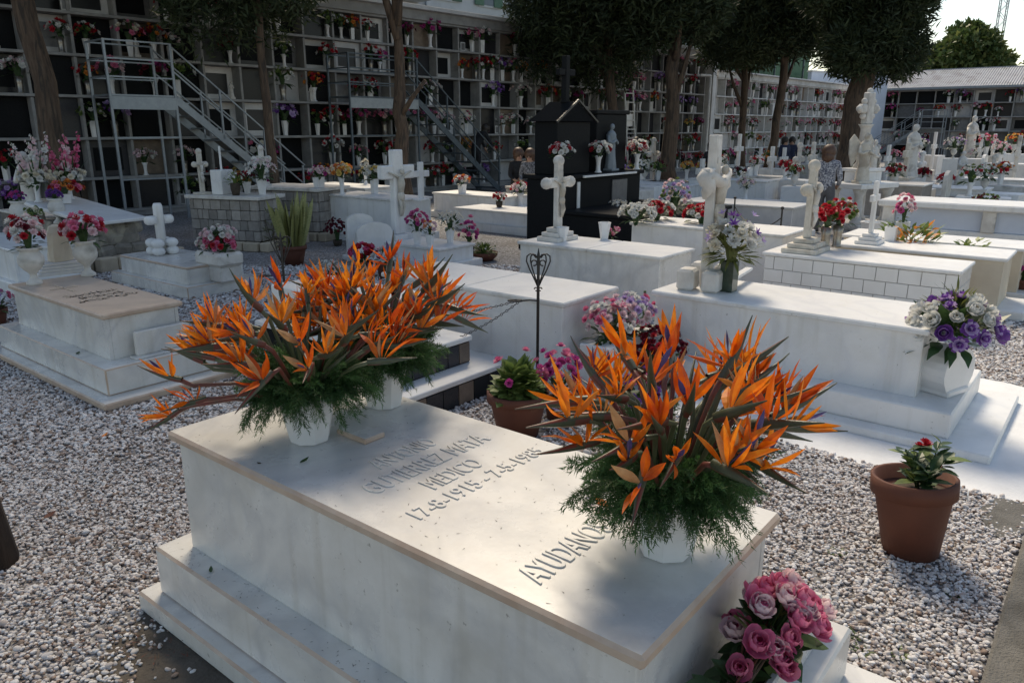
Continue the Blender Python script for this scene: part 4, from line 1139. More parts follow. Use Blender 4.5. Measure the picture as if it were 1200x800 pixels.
# ------------------------------------------------------------------ flowers
def frame(d):
    d = Vector(d).normalized(); a = d.orthogonal().normalized(); return d, a, d.cross(a)
def bloom(m, c, d, s, kind, mo, mi, rg):
    """one flower at c facing d, about s across; mo outer and mi inner material slots"""
    c = Vector(c); d, a, b = frame(d); ph = rg.uniform(0, 6.28)
    def ring(n, tilt, L, W, mm, off=0.0, curl=.5, r0=.0, prof=(.4,.9,1.0,.55), lift=0.0, fold=0.0):
        m.m = mm
        for i in range(n):
            t = ph + off + 2*math.pi*i/n + rg.uniform(-.12,.12)
            o = a*math.cos(t) + b*math.sin(t)
            dd = d*math.cos(tilt) + o*math.sin(tilt)
            m.petal(c + o*r0 + d*lift, dd, d*math.sin(tilt) - o*math.cos(tilt) if tilt < 1.2 else d, L*rg.uniform(.88,1.1), W*rg.uniform(.85,1.15), curl*rg.uniform(.7,1.3), prof, fold)
    if kind == 'rose':
        pr = (.35,.72,.95,1.0,.88,.5); ring(5, 1.0, s*.60, s*.56, mo, 0, .55, s*.04, pr, 0, .4); ring(5, .62, s*.60, s*.50, mo, .6, .75, s*.03, pr, 0, .45); ring(4, .34, s*.54, s*.42, mo, .2, .55, s*.018, pr, 0, .5); ring(4, .2, s*.48, s*.32, mi, .9, .3, s*.010, pr, 0, .6); ring(3, .08, s*.44, s*.22, mi, .3, .15, s*.004, pr, 0, .6)
    elif kind == 'carn':
        ring(7, 1.35, s*.5, s*.34, mo, 0, .1, 0, (.3,.8,1.0,.8)); ring(6, .95, s*.48, s*.30, mi, .4, .2, 0, (.3,.8,1.0,.8)); ring(5, .5, s*.46, s*.26, mo, .1, .2, 0, (.3,.8,1.0,.8)); ring(3, .15, s*.42, s*.22, mi, .1, .2, 0, (.3,.8,1.0,.8))
    elif kind == 'daisy':
        ring(9, 1.35, s*.5, s*.17, mo, 0, .15, s*.03, (.5,1.0,.9,.3)); m.m = mi; m.blob(c + d*s*.03, s*.12, 5, 3)
    elif kind == 'lily':
        ring(6, .85, s*.6, s*.22, mo, 0, -.6, s*.02, (.35,1.0,.8,.05)); ring(3, .3, s*.3, s*.04, mi, 0, 0, 0, (.6,.8,.8,1.0))
    elif kind == 'low':
        ring(5, 1.15, s*.5, s*.42, mo, 0, .3, 0, (.5,1.0,.5)); ring(3, .5, s*.42, s*.34, mi, .4, .3, 0, (.5,1.0,.5))
def leaves(m, n, r, rz, L, W, rg, z0=0.0, slots=(0,), out=.75, prof=(.2,.9,1.0,.5,.05)):
    for i in range(n):
        a = rg.uniform(0, 6.28); el = rg.uniform(-.35, 1.25)
        d = Vector((math.cos(a)*math.cos(el), math.sin(a)*math.cos(el), math.sin(el)))
        p = Vector((d.x*r*out*rg.uniform(.2,1), d.y*r*out*rg.uniform(.2,1), z0 + max(-.1, d.z)*rz*out*rg.uniform(.2,1)))
        m.m = slots[rg.randrange(len(slots))]
        m.petal(p, d, (rg.uniform(-.4,.4), rg.uniform(-.4,.4), 1), L*rg.uniform(.6,1.2), W*rg.uniform(.7,1.2), -rg.uniform(.1,.9), prof)
_bcache = {}
def bunch(seed, cols, n, r, rz, s, kind='carn', nl=40, leaf='leaf', L=None, W=None, zc=None):
    """blooms spread over a dome whose foot is at the origin; returns (blooms mesh, leaves mesh)"""
    key = (seed, tuple(cols), n, round(r,3), round(rz,3), round(s,3), kind, nl, leaf, L, W)
    if key in _bcache: return _bcache[key]
    rg = random.Random(seed); m = MB(); k = len(cols)
    for i in range(n):
        u = (i+.5)/n; el = math.asin(1-1.05*u) if u < .95 else -.05
        a = i*2.39996+rg.uniform(-.4,.4); q = rg.uniform(.78,1.08)
        d = Vector((math.cos(a)*math.cos(el), math.sin(a)*math.cos(el), math.sin(el)))
        p = Vector((d.x*r*q, d.y*r*q, rz*.42 + d.z*rz*.58*q))
        mo = rg.randrange(k); mi = mo if rg.random() < .6 else rg.randrange(k)
        bloom(m, p, d + Vector((0,0,.25)), s*rg.uniform(.8,1.2), kind, mo, mi, rg)
    bm = m.mesh('blooms', [M[c] for c in cols])
    m2 = MB(); leaves(m2, nl, r*1.05, rz*.8, L or r*.55, W or r*.18, rg, rz*.15)
    m2.m = 0; m2.tube([(0,0,-.02),(0,0,rz*.5)], [r*.10, r*.30], 6)
    lm = m2.mesh('leaves', [M[leaf]])
    _bcache[key] = (bm, lm)
    return bm, lm
def urn_profile(h, r):
    return [(p*r, z*h) for p, z in ((.62,0),(.62,.05),(.55,.09),(.30,.16),(.24,.24),(.30,.30),(.62,.40),(.92,.52),(1.0,.64),(.96,.76),(.72,.86),(.70,.90),(.95,.95),(.98,1.0),(.88,1.0),(.66,.90),(.5,.88))]
def vase(kind, h, r):
    """returns (mesh, mouth height)"""
    m = MB()
    if kind == 'urn': m.smooth = True; m.lathe(urn_profile(h, r), 20); return m.mesh('vase', M['stone_white']), h*.9
    if kind == 'cup':   m.lathe([(r*.62,0),(r*.66,.03*h),(r*.62,.06*h),(r,h*.97),(r*1.08,h),(r*.9,h),(r*.85,h*.85)], 6); return m.mesh('vase', M['plastic_white']), h*.9
    if kind == 'square': m.lathe([(r*.85,0),(r,h),(r*.85,h),(r*.82,h*.85)], 4, rot=math.pi/4); return m.mesh('vase', M['marble2']), h*.9
    if kind == 'flute': m.smooth = True; m.lathe([(r*.95,0),(r*.9,.04*h),(r*.55,.12*h),(r*.5,.4*h),(r*.62,.75*h),(r,h),(r*.9,h),(r*.55,h*.8)], 14); return m.mesh('vase', M['plastic_white']), h*.9
    if kind == 'metal': m.smooth = True; m.lathe([(r*.9,0),(r*.9,.04*h),(r*.72,.10*h),(r*.78,.6*h),(r,h),(r*.9,h),(r*.75,h*.7)], 16); return m.mesh('vase', M['metal_vase']), h*.95
    if kind == 'glass': m.lathe([(r*.95,0),(r,.02*h),(r*1.02,h),(r*.94,h),(r*.9,h*.5)], 4, rot=math.pi/4); return m.mesh('vase', M['glass_vase']), h*.95
    if kind == 'dark': m.smooth = True; m.lathe([(r*.7,0),(r*.95,h*.5),(r,h),(r*.9,h),(r*.8,h*.8)], 12); return m.mesh('vase', M['soil']), h*.9
    if kind == 'clay': m.smooth = True; m.lathe([(r*.68,0),(r*.94,.78*h),(r*.94,.785*h),(r*1.05,.79*h),(r*1.05,h),(r*.95,h),(r*.92,h*.82)], 28); return m.mesh('pot', M['terracotta']), h*.82
    if kind == 'bowl': m.smooth = True; m.lathe([(r*.6,0),(r*.9,.5*h),(r,h),(r*.92,h),(r*.8,h*.7)], 20); return m.mesh('pot', M['terracotta']), h*.8
    raise ValueError(kind)
def flower_vase(label, loc, vk, vh, vr, cols, n, r, rz, s, kind='carn', nl=40, leaf='leaf', seed=1, rot=0.0, name='flower_vase', group='vases of flowers on the graves', L=None, W=None):
    t = thing(name, label, 'flower vase', loc, rot, group)
    me, mz = vase(vk, vh, vr); link('pot' if vk in ('clay','bowl') else 'vase', me, t)
    if vk in ('clay','bowl'):
        q = MB(); q.lathe([(vr*.9, 0), (.001, .01)], 16, cap=False); q.build('soil', M['soil'], t, (0,0,mz))
    bm, lm = bunch(seed, cols, n, r, rz, s, kind, nl, leaf, L, W)
    tag(link('blooms', bm, t, (0,0,mz)), kind='stuff'); tag(link('leaves', lm, t, (0,0,mz)), kind='stuff')
    return t
FV = flower_vase
# --- on the tan-topped tomb at left
FV('white urn of pink and rose flowers on the tan tomb', at(104, 323, .6205), 'urn', .33, .105, ['pink','red','ltpink'], 34, .19, .26, .085, 'carn', 30, seed=2, rot=.4)
FV('white urn of crimson and white flowers on the tan tomb', at(41, 333, .6205), 'urn', .33, .105, ['red','dkred','ltpink','white'], 34, .15, .30, .08, 'carn', 34, seed=3)
# --- low grave with lobed cross: stone trough
p = at(256, 331, .15); t = thing('stone_trough', 'pale stone trough of red, pink and white flowers at left', 'trough', (p.x, p.y, .15+.0005), rz11+R(0))
m = MB(); m.box(-.05, .30, -.14, .40, .1905, .36, .035); m.build('trough', M['stone_white'], t)
m = MB(); m.box(-.02, .27, -.10, .36, 0, .19, .02); m.build('block', M['stone_white'], t)
for k, (x, y, z, cols, r, n) in enumerate(((.12,.0,.34,['red','pink'],.17,26), (.12,.26,.34,['ltpink','pink','white'],.17,26), (.13,.10,.46,['white','ltpink'],.20,28))):
    bm, lm = bunch(40+k, cols, n, r, .2, .075, 'carn', 40); tag(link('blooms', bm, t, (x,y,z)), kind='stuff'); tag(link('leaves', lm, t, (x,y,z)), kind='stuff')
# --- gladioli on the rubble tomb
def gladiolus(cols, h, seed):
    rg = random.Random(seed); m = MB()
    for i in range(11):
        k = i/10; z = h*(.42+.58*k); a = i*2.2
        bloom(m, (.012*math.cos(a), .012*math.sin(a), z), (math.cos(a), math.sin(a), .5), .135*(1.05-.75*k), 'low', rg.randrange(len(cols)-1), rg.randrange(len(cols)-1), rg)
    m.m = len(cols)-1; m.tube([(0,0,0),(0,0,h*1.02)], [.006,.003], 5)
    for i in range(3): m.petal((0,0,.02), (math.cos(i*2.1)*.25, math.sin(i*2.1)*.25, 1), (math.cos(i*2.1), math.sin(i*2.1), 0), h*.7, .025, .3)
    return m.mesh('gladiolus', [M[c] for c in cols])
for px, py, gl, lab, sd in ((72, 229, [['ltpink','white','leaf'],['white','ltpink','leaf']], 'left flute vase of pale gladioli on the rubble tomb', 4),
                            (102, 227, [['pink','rosein','leaf'],['ltpink','pink','leaf']], 'right flute vase of pink gladioli on the rubble tomb', 5)):
    q = local(RUB, .12 if px < 80 else .60, 1.45, .66+.05+.18)
    t = thing('flower_vase', lab, 'flower vase', q, 0, 'vases of flowers on the graves')
    me, mz = vase('flute', .26, .065); link('vase', me, t)
    for i, (dx, dy) in enumerate(((-.30,-.05),(.02,.1),(.28,.0),(-.10,.2),(.15,-.2))):
        link('gladiolus', gladiolus(gl[i % 2], .62+.05*(i % 3), sd*10+i), t, (0,0,.12), (dy, dx, 0), 1.25)
    bm, lm = bunch(sd+20, ['white','cream','white','cream'], 34, .24, .26, .10, 'carn', 30); tag(link('blooms', bm, t, (0,0,.22)), kind='stuff'); tag(link('leaves', lm, t, (0,0,.22)), kind='stuff')
FV('low pot of coral flowers between the gladiolus vases', local(RUB, .36, 1.15, .865), 'square', .14, .08, ['red','pink','orange'], 24, .22, .20, .10, 'carn', 20, seed=8)
# --- far left grave
FV('white urn of purple flowers at the left edge', atf(5, 10.6, .62), 'urn', .36, .11, ['purple','magenta'], 20, .11, .17, .06, 'carn', 40, seed=9)
FV('white urn of deep purple flowers left of the rubble tomb', atf(51, 11.0, .62), 'urn', .36, .11, ['purple'], 20, .11, .16, .06, 'carn', 40, seed=10)
FV('small white pot with cream flowers between the purple urns', atf(23, 10.3, .62), 'square', .16, .08, ['cream','leaf_lt'], 14, .12, .16, .06, 'carn', 30, seed=11)
FV('pot of teal-leaved mixed flowers cut by the left edge', at(-4, 384), 'clay', .20, .12, ['pink','white','lilac'], 26, .17, .26, .06, 'carn', 60, seed=12)
# --- stone-block graves
FV('dark pot of small white flowers on the block grave', local(P1, .12, .50, .8805), 'dark', .20, .08, ['white','leaf_lt'], 40, .17, .22, .05, 'lily', 40, 'leaf_lt', seed=13)
FV('tall white pot with a large white lily bunch on the block grave', local(P1, .36, .16, .8805), 'cup', .26, .095, ['white','ltpink','white'], 40, .24, .36, .09, 'lily', 60, seed=14)
FV('clump of red flowers between the white pots on the block grave', local(P1, .44, .52, .8805), 'cup', .20, .08, ['red','dkred'], 26, .14, .20, .07, 'carn', 30, seed=15)
FV('white pot of pink and white flowers on the second block grave', local(P2, .30, .18, .9205), 'square', .18, .11, ['ltpink','magenta','white'], 30, .19, .2, .075, 'carn', 40, seed=16)
# --- snake plant in its clay pot
q = at(345, 310); t = thing('potted_plant', 'clay pot with an upright snake plant in the middle left', 'potted plant', q)
me, mz = vase('clay', .29, .19); link('pot', me, t); s_ = MB(); s_.lathe([(.155,0),(.001,.01)], 16, cap=False); s_.build('soil', M['soil'], t, (0,0,mz))
rg = random.Random(6)
for i in range(34):
    a = rg.uniform(0,6.28); r = .13*math.sqrt(rg.random()); m = MB()
    m.petal((0,0,0), (math.cos(a)*rg.uniform(.05,.35), math.sin(a)*rg.uniform(.05,.35), 1), (math.cos(a+1.2), math.sin(a+1.2), 0), rg.uniform(.55,.85), .095, rg.uniform(-.2,.2), (.7,.9,1,.95,.7,.05), .25)
    m.build('blade', M['snake'], t, (r*math.cos(a), r*math.sin(a), mz))
FOOT.append((q.x-.13, q.x+.13, q.y-.13, q.y+.13))
def shrub(label, loc, r, h, n, leafm, L, W, seed, name='shrub', up=.6):
    t = thing(name, label, 'plant', loc, 0); rg = random.Random(seed); m = MB(); st = MB()
    for i in range(n):
        a = rg.uniform(0,6.28); k = rg.random(); rr = r*math.sqrt(rg.random())
        p = (rr*math.cos(a), rr*math.sin(a), h*k); 
        m.petal(p, (math.cos(a)*.7+rg.uniform(-.5,.5), math.sin(a)*.7+rg.uniform(-.5,.5), up+rg.uniform(-.4,.4)), (rg.uniform(-.5,.5), rg.uniform(-.5,.5), 1), L*rg.uniform(.6,1.3), W, -.5)
    tag(m.build('foliage', M[leafm], t), kind='stuff')
    for i in range(6): a = i*1.05; st.tube([(0,0,-.02),(r*.7*math.cos(a), r*.7*math.sin(a), h*.8)], [.008,.004], 4)
    st.build('stems', M['bark'], t); return t
shrub('feathery yellow-green shrub left of the snake plant', at(322, 292), .20, .62, 500, 'leaf_yel', .10, .012, 71)
shrub('low green plant behind the thin white cross at right', (10.30, 2.0, .0), .30, .78, 260, 'leaf_lt', .14, .05, 72)
shrub('rust and green bush beside the pink flowers at right', (10.15, 1.95, .0), .20, .80, 160, 'orange', .12, .045, 73)
shrub('small grey-green plants along the low cream tomb', (10.36, 1.35, .0), .16, .66, 150, 'leaf_lt', .09, .05, 74)
# --- middle: yellow bouquets
FV('left bouquet of orange and yellow flowers on the white graves', local(GB, .15, .9, .7805), 'flute', .26, .07, ['orange','yellow','red'], 30, .20, .22, .085, 'carn', 36, seed=17)
FV('front bouquet of yellow roses left of the small white cross', local(GA, .10, 1.55, .8005), 'flute', .30, .07, ['yellow','orange','cream'], 34, .20, .26, .085, 'carn', 44, seed=18)
FV('right bouquet of cream and yellow flowers before the forked tree', local(GA, .60, 1.25, .8005), 'square', .26, .075, ['cream','yellow','white'], 36, .24, .26, .08, 'carn', 44, seed=19)
FV('slim white vase of pale snapdragons right of the forked tree', local(GB, .8, .9, .7805), 'flute', .25, .06, ['cream','white'], 20, .09, .30, .06, 'carn', 24, seed=20)
t = thing('palm_cross', 'dried green grass tuft behind the table-like grave', 'plant', local(GB, 1.0, .15, .2)); m = MB(); rg = random.Random(3)
for i in range(60): a = rg.uniform(0,6.28); m.petal((.12*math.cos(a)*rg.random(),.25*math.sin(a)*rg.random(),0), (math.cos(a)*.4, math.sin(a)*.4, 1), (math.cos(a),math.sin(a),0), rg.uniform(.3,.6), .012, .5)
tag(m.build('grass_blades', M['leaf_yel'], t), kind='stuff')
FV('orange and white flowers in a white box by the middle stairs', local(GE, .2, 1.4, .5505), 'square', .20, .10, ['red','white','orange'], 24, .18, .2, .085, 'carn', 24, seed=21)
FV('pink and white flowers on the low slab left of the black monument', local(GD, .55, 1.2, .4205), 'dark', .12, .07, ['ltpink','red','white'], 16, .14, .18, .085, 'carn', 24, seed=22)
# --- middle: around the carved cross
FV('magenta flowers before the foot of the carved cross', local(GC, .12, .55, .3205), 'cup', .20, .075, ['pink','magenta'], 22, .16, .30, .085, 'carn', 60, seed=23)
FV('white baby\'s breath bunch right of the carved cross', local(GC, .55, .30, .3205), 'cup', .22, .075, ['white','cream'], 90, .20, .26, .038, 'low', 50, seed=24)
FV('tall pink flowers with dark leaves right of the carved cross', at(550, 305), 'dark', .20, .08, ['pink','magenta'], 16, .13, .46, .095, 'carn', 70, seed=25)
FV('peach flower with long leaves left of the carved cross', local(GC, .05, .22, .3205), 'cup', .18, .07, ['orange','ltpink'], 9, .10, .20, .08, 'carn', 60, seed=26)
FV('clay bowl of trailing greenery behind the strelitzias', at(567, 305), 'bowl', .13, .22, ['white','leaf_lt'], 20, .20, .16, .04, 'low', 130, 'leaf_lt', seed=27, name='potted_plant')
FV('red roses in a dark pot behind the left strelitzias', at(427, 324), 'clay', .22, .12, ['red','rosein'], 24, .18, .26, .085, 'rose', 40, seed=28)
FV('pale pink flowers beside the red roses behind the strelitzias', at(452, 326), 'clay', .22, .12, ['ltpink','white'], 26, .17, .24, .07, 'carn', 30, seed=29)
FV('white flower clump left of the red roses', at(388, 330), 'bowl', .10, .12, ['white','white'], 30, .17, .2, .06, 'carn', 20, seed=30)
FV('dark red wreath leaning by the white table-like grave', at(396, 288), 'dark', .10, .08, ['dkred','dkred'], 50, .20, .38, .06, 'carn', 10, seed=31)
# --- G4 foot: trough and pots
t = thing('marble_trough', 'white trough of pink and white flowers at the foot of the plain tomb', 'trough', (4.62, 2.82, 0))
m = MB(); m.box(-.05, .72, -.05, .21, 0, .40, .01); m.build('trough', M['marble2'], t)
for k, (x, cols) in enumerate(((.16, ['ltpink','pink','white']), (.46, ['lilac','white','ltpink']))):
    bm, lm = bunch(60+k, cols, 44, .20, .30, .072, 'carn', 70); tag(link('blooms', bm, t, (x,.08,.40)), kind='stuff'); tag(link('leaves', lm, t, (x,.08,.38)), kind='stuff')
FOOT.append((4.55, 5.4, 2.75, 3.1))
FV('dark red chrysanthemum ball between the two right tombs', at(765, 452), 'clay', .20, .14, ['dkred','dkred','red'], 90, .24, .30, .06, 'carn', 10, seed=33)
FV('deep purple flowers behind the right strelitzias', at(742, 510), 'clay', .18, .13, ['magenta','dkred','purple'], 60, .20, .30, .055, 'carn', 30, seed=34)
# big clay pot behind the near tomb
t = FV('large clay pot of leafy pink geranium behind the near tomb', at(607, 508), 'clay', .30, .195, ['magenta','pink'], 6, .20, .32, .07, 'carn', 420, 'leaf_lt', seed=35, name='potted_plant', L=.085, W=.065)
q = at(607, 508); FOOT.append((q.x-.16, q.x+.16, q.y-.16, q.y+.16))
FV('magenta flower cluster leaning out beside the large clay pot', at(652, 492), 'clay', .16, .09, ['magenta','pink'], 34, .16, .38, .07, 'carn', 30, seed=36)
# --- G5, G7
FV('small white urn at the foot of the white crucifix', at(659, 283, .6605), 'cup', .17, .075, ['leaf','leaf'], 1, .01, .01, .01, 'low', 1, seed=37)
FV('white cup vase with pink flowers beside the white crucifix', at(708, 280, .6605), 'cup', .20, .075, ['leaf','leaf'], 1, .01, .01, .01, 'low', 1, seed=37)
m1 = MB(); rg = random.Random(9)
for i in range(9): bloom(m1, (rg.uniform(-.07,.07), rg.uniform(-.09,.09), rg.uniform(.02,.12)), (rg.uniform(-1,1), -1, .6), .075, 'carn', 0, 1, rg)
m1.m = 2; leaves(m1, 14, .1, .1, .09, .03, rg, 0, (2,))
tag(m1.build('flower_bunch', [M['pink'], M['ltpink'], M['leaf']], None, at(716, 277, .665)), 'pink flower bunch lying on the tomb beside the cup vase', 'flowers')
for k, (px, py, cols, lab) in enumerate(((745, 262, ['white','white'], 'white pompom flowers lying on the tomb before the wreaths'), (770, 258, ['red','white'], 'red and white wreath on the tomb behind the draped cross'),
                                         (822, 262, ['red','white','red'], 'second red and white wreath left of the draped cross'), (790, 250, ['leaf_lt','lilac','ltpink'], 'mauve and green arrangement behind the wreaths'))):
    q = at(px, py, .7005); t = thing('wreath', lab, 'wreath', q, 0, 'wreaths on the white tomb')
    bm, lm = bunch(80+k, cols, 30, .24, .26 if k != 3 else .5, .095, 'carn', 60); tag(link('blooms', bm, t), kind='stuff'); tag(link('leaves', lm, t), kind='stuff')
m1 = MB()
for i in range(7): bloom(m1, (rg.uniform(-.03,.03), rg.uniform(-.10,.10), .06*i-.42), (-.6, -1, .2), .085, 'carn', 0, 1, rg)
m1.m = 2; m1.tube([(0,.02,-.60),(0,.02,.0)], .012, 5)
tag(m1.build('flower_garland', [M['pink'], M['rosein'], M['leaf']], None, (5.62, 3.05, .62)), 'string of pink flowers hanging behind the big white tomb', 'flowers')
# --- G3 bouquets
q = at(853, 341, .7005)
t = FV('dark glass vase of white and lilac flowers before the draped cross', q, 'glass', .24, .075, ['white','white','cream'], 20, .19, .32, .115, 'carn', 110, 'leaf_yel', seed=41, L=.17, W=.026)
bm, lm = bunch(42, ['lilac','purple'], 12, .22, .42, .09, 'lily', 50, 'leaf_yel', .15, .015); tag(link('blooms', bm, t, (.03,0,.22)), kind='stuff'); tag(link('leaves', lm, t, (.03,0,.22)), kind='stuff')
q = Vector((5.62, .76, .2305)); t = thing('flower_planter', 'fan-shaped white planter of purple and white flowers at the tomb foot', 'flower vase', q, R(-18), 'vases of flowers on the graves')
m = MB(); n = 14
F_ = [(-.13+.0,-.07,0)]
pts = [(.11,0)] + [(.19*math.cos(a), .16+.16*math.sin(a)) for a in [-.35+(math.pi+.7)*i/n for i in range(n+1)]] + [(-.11,0)]
k = len(pts); m.v = [(x,-.085,z) for x, z in pts] + [(x*.96,.085,z) for x, z in pts]; m.face(range(k)); m.face(list(range(k,2*k))[::-1])
for i in range(k): m.face((i, k+i, k+(i+1)%k, (i+1)%k))
m.build('planter', M['plastic_white'], t)
m = MB(); m.box(-.13, .13, -.10, .10, -.0, .045, .01); m.build('planter_foot', M['plastic_white'], t, (0,0,0))
rg = random.Random(44)
bvars = {}
for nm, mo, mi, kd in (('purple','purple','lilac','carn'), ('white','white','cream','rose'), ('violet','purple','white','rose')):
    bvars[nm] = []
    for j in range(2):
        b_ = MB(); bloom(b_, (0,0,0), (0,0,1), .085, kd, 0, 1, rg); bvars[nm].append(b_.mesh('bloom', [M[mo], M[mi]]))
for i in range(34):
    a = i*2.39996; el = math.asin(1-1.0*(i+.5)/34); d = Vector((math.cos(a)*math.cos(el), math.sin(a)*math.cos(el), math.sin(el)))
    nm = rg.choice(('purple','purple','violet','white'))
    link('bloom', bvars[nm][i % 2], t, (d.x*.27, d.y*.24, .40+d.z*.24), d.to_track_quat('Z','Y').to_euler(), rg.uniform(1.0,1.5))
m = MB(); leaves(m, 70, .30, .25, .19, .075, rg, .36); m.build('leaves', M['leaf'], t)['kind'] = 'stuff'
m = MB(); leaves(m, 150, .26, .30, .11, .016, rg, .48, (0,)); o = m.build('filler_sprigs', M['leaf_yel'], t); o['kind'] = 'stuff'
# --- G6, G8
FV('left metal vase of red carnations on the white-tiled tomb', at(966, 292, .6405), 'metal', .25, .062, ['red','red'], 30, .17, .24, .08, 'carn', 24, seed=46)
FV('right metal vase of red and white flowers on the white-tiled tomb', at(980, 289, .6405), 'metal', .25, .062, ['red','red','white','leaf_lt'], 34, .19, .30, .08, 'carn', 40, seed=47)
FV('empty white square cup beside the thin white cross', at(1043, 282, .6405), 'square', .17, .09, ['white','leaf'], 2, .04, .05, .03, 'low', 2, seed=48)
FV('white square cup of pink orchids on the cream-sided tomb', at(1056, 278, .6405), 'square', .19, .10, ['pink','magenta','ltpink'], 20, .11, .36, .08, 'carn', 30, seed=49)
FV('pink geranium bush cut by the right edge of the picture', at(1197, 345), 'clay', .20, .16, ['magenta','pink','dkred'], 40, .22, .34, .07, 'carn', 60, seed=50)
FV('white octagonal planter of dried flowers left of the tiled tomb', at(912, 331), 'cup', .18, .22, ['white','cream','slab_brown'], 24, .2, .16, .07, 'carn', 30, 'slab_brown', seed=51)
FV('blue-green bouquet lying by the chained grave', atf(935, 11.2, .12), 'dark', .15, .08, ['lilac','white','pink'], 16, .2, .3, .08, 'lily', 70, seed=52)
FV('big grey tub behind the thin white cross', atf(1040, 12.2), 'cup', .50, .22, ['leaf','leaf'], 1, .01, .01, .01, 'low', 1, seed=37)
# --- far middle and right: list of column, distance, height of the mouth, colours
FARF = [ (890, 22, .95, .20, ['ltpink','red','white'], 'pink and red dome of flowers before the thin twin trunks'), (925, 21, .92, .18, ['red','red','white'], 'red flower vase before the small white cross'),
 (937, 20, .80, .22, ['white','leaf_lt','red'], 'loose white bouquet left of the patterned top'), (849, 26, .85, .2, ['red','white'], 'red and white flowers behind the draped cross'),
 (880, 19, .55, .2, ['cream','ltpink'], 'faded pink flowers beside the far white grave'), (758, 22.5, .78, .24, ['white','cream','leaf_lt'], 'white bouquet in the middle distance below the white ladder'),
 (774, 22.3, .78, .22, ['dkred','leaf_lt'], 'dark red bouquet left of the broad trunk'), (808, 22.8, .78, .2, ['yellow','orange'], 'yellow flowers right of the broad trunk'),
 (826, 22.5, .80, .18, ['yellow','red'], 'yellow and red flowers beside the woman with sunglasses'), (728, 18.5, .85, .24, ['lilac','purple'], 'lilac flowers at the corner of the black monument'),
 (742, 20, .82, .2, ['leaf_lt','yellow'], 'green and yellow flowers right of the lilac ones'), (1056, 17.5, .95, .2, ['dkred','red','leaf'], 'dark red pot plant on the dark block grave'),
 (1090, 21, .70, .18, ['red','dkred'], 'dark red flowers between the stone cross and the robed statue'), (1082, 30, 1.25, .28, ['white','purple'], 'white and purple lilies before the far staircase'),
 (1122, 24, 1.35, .30, ['lilac','white','ltpink'], 'lilac and white bouquet right of the robed statue'), (1118, 18, .75, .16, ['red','red'], 'small red flowers at the base of the robed statue'),
 (1148, 17.0, .80, .32, ['white','red','leaf_lt','white'], 'large white and red arrangement on the right-hand grave'), (1165, 17.5, .85, .28, ['white','leaf_lt','red'], 'second large white arrangement on the right-hand grave'),
 (1160, 26, 1.35, .34, ['red','pink','ltpink'], 'wide pink and red flowers behind the stone tablets'), (1178, 23, 1.25, .26, ['ltpink','pink','white'], 'pale pink flowers near the right edge'),
 (1192, 25, 1.45, .28, ['orange','red','yellow'], 'orange flowers beside the small cross at the right edge'), (1183, 19, .9, .22, ['orange','red','white'], 'orange and red flowers above the reddish block'),
 (1143, 27, 1.0, .26, ['ltpink','white'], 'pale flowers between the stone figures'), (1052, 26, 1.0, .22, ['pink','ltpink','red'], 'pink flowers behind the dark block grave'),
 (1072, 28, .8, .3, ['white','lilac'], 'white flowers before the far staircase foot'), (1170, 15.2, .45, .22, ['dkred','leaf_lt'], 'low dark flowers under the right-hand white ledge'),
 (905, 27, .9, .24, ['orange','leaf_lt'], 'orange-brown flowers left of the broad white cross'), (950, 28, 1.0, .26, ['white','red'], 'white and red flowers left of the woman in the patterned top'),
 (610, 16.4, .62, .2, ['ltpink','red','white'], 'pink and white flowers before the seated visitors'), (700, 18.2, .9, .16, ['white','white'], 'white lily spray on the black granite slab'),
 (870, 21, .72, .2, ['dkred','white'], 'dark red flowers by the pale headstone'), (1010, 20, .8, .2, ['leaf_lt','white'], 'green and white flowers behind the woman') ]
for i, (px, fwd, z, r, cols, lab) in enumerate(FARF):
    zb = max(0, z-.30); q = atf(px, fwd, 0)
    if zb > .15:
        g_ = thing('grave_block', 'white grave block under the ' + ' '.join(lab.split()[:10]), 'grave', q, R(-10 if i % 2 else 6), 'small far grave blocks')
        m = MB(); m.box(-.42, .42, -.9, .3, 0, zb*.25, .01); m.build('step', M['marble2'], g_)
        m = MB(); m.box(-.34, .34, -.8, .24, zb*.25+.0005, zb, .01); m.build('block', M['marble2' if i % 3 else 'stone_white'], g_)
    FV(lab, (q.x, q.y, zb+.0005 if zb > .15 else 0), ('cup','flute','urn')[i % 3], .30 if zb > .15 else max(.2, z), .09, cols, 26, r, r*1.25, .11, 'low', 40, seed=100+i, L=r*.7, W=.05)
# flowers on the black monument
for k, (x, z, lab) in enumerate(((-.02, 1.62, 'red and white spray on the left of the black stele'), (1.12, 1.62, 'red and white spray between the two black steles'), (2.42, 1.70, 'red and white spray right of the statue niche'))):
    q = local(MON, x, 1.80, z-.4); t = thing('flower_spray', lab, 'flowers', (q.x, q.y, 1.2205), 0, 'sprays on the black monument')
    me, mz = vase('flute', .28, .07); link('vase', me, t)
    bm, lm = bunch(90+k, ['red','white','white'], 22, .20, .24, .10, 'carn', 40); tag(link('blooms', bm, t, (0,-.02,.26)), kind='stuff'); tag(link('leaves', lm, t, (0,-.02,.26)), kind='stuff')
for k in range(3):
    q = local(MON, .9+.5*k, 1.25-.35*k, .681)
    tag(link('flower_bunch', bunch(94+k, ['white','cream'], 14, .14, .12, .075, 'lily', 20)[0], None, q), ('left','middle','right')[k] + ' white lily bunch on the black granite slab', 'flowers')
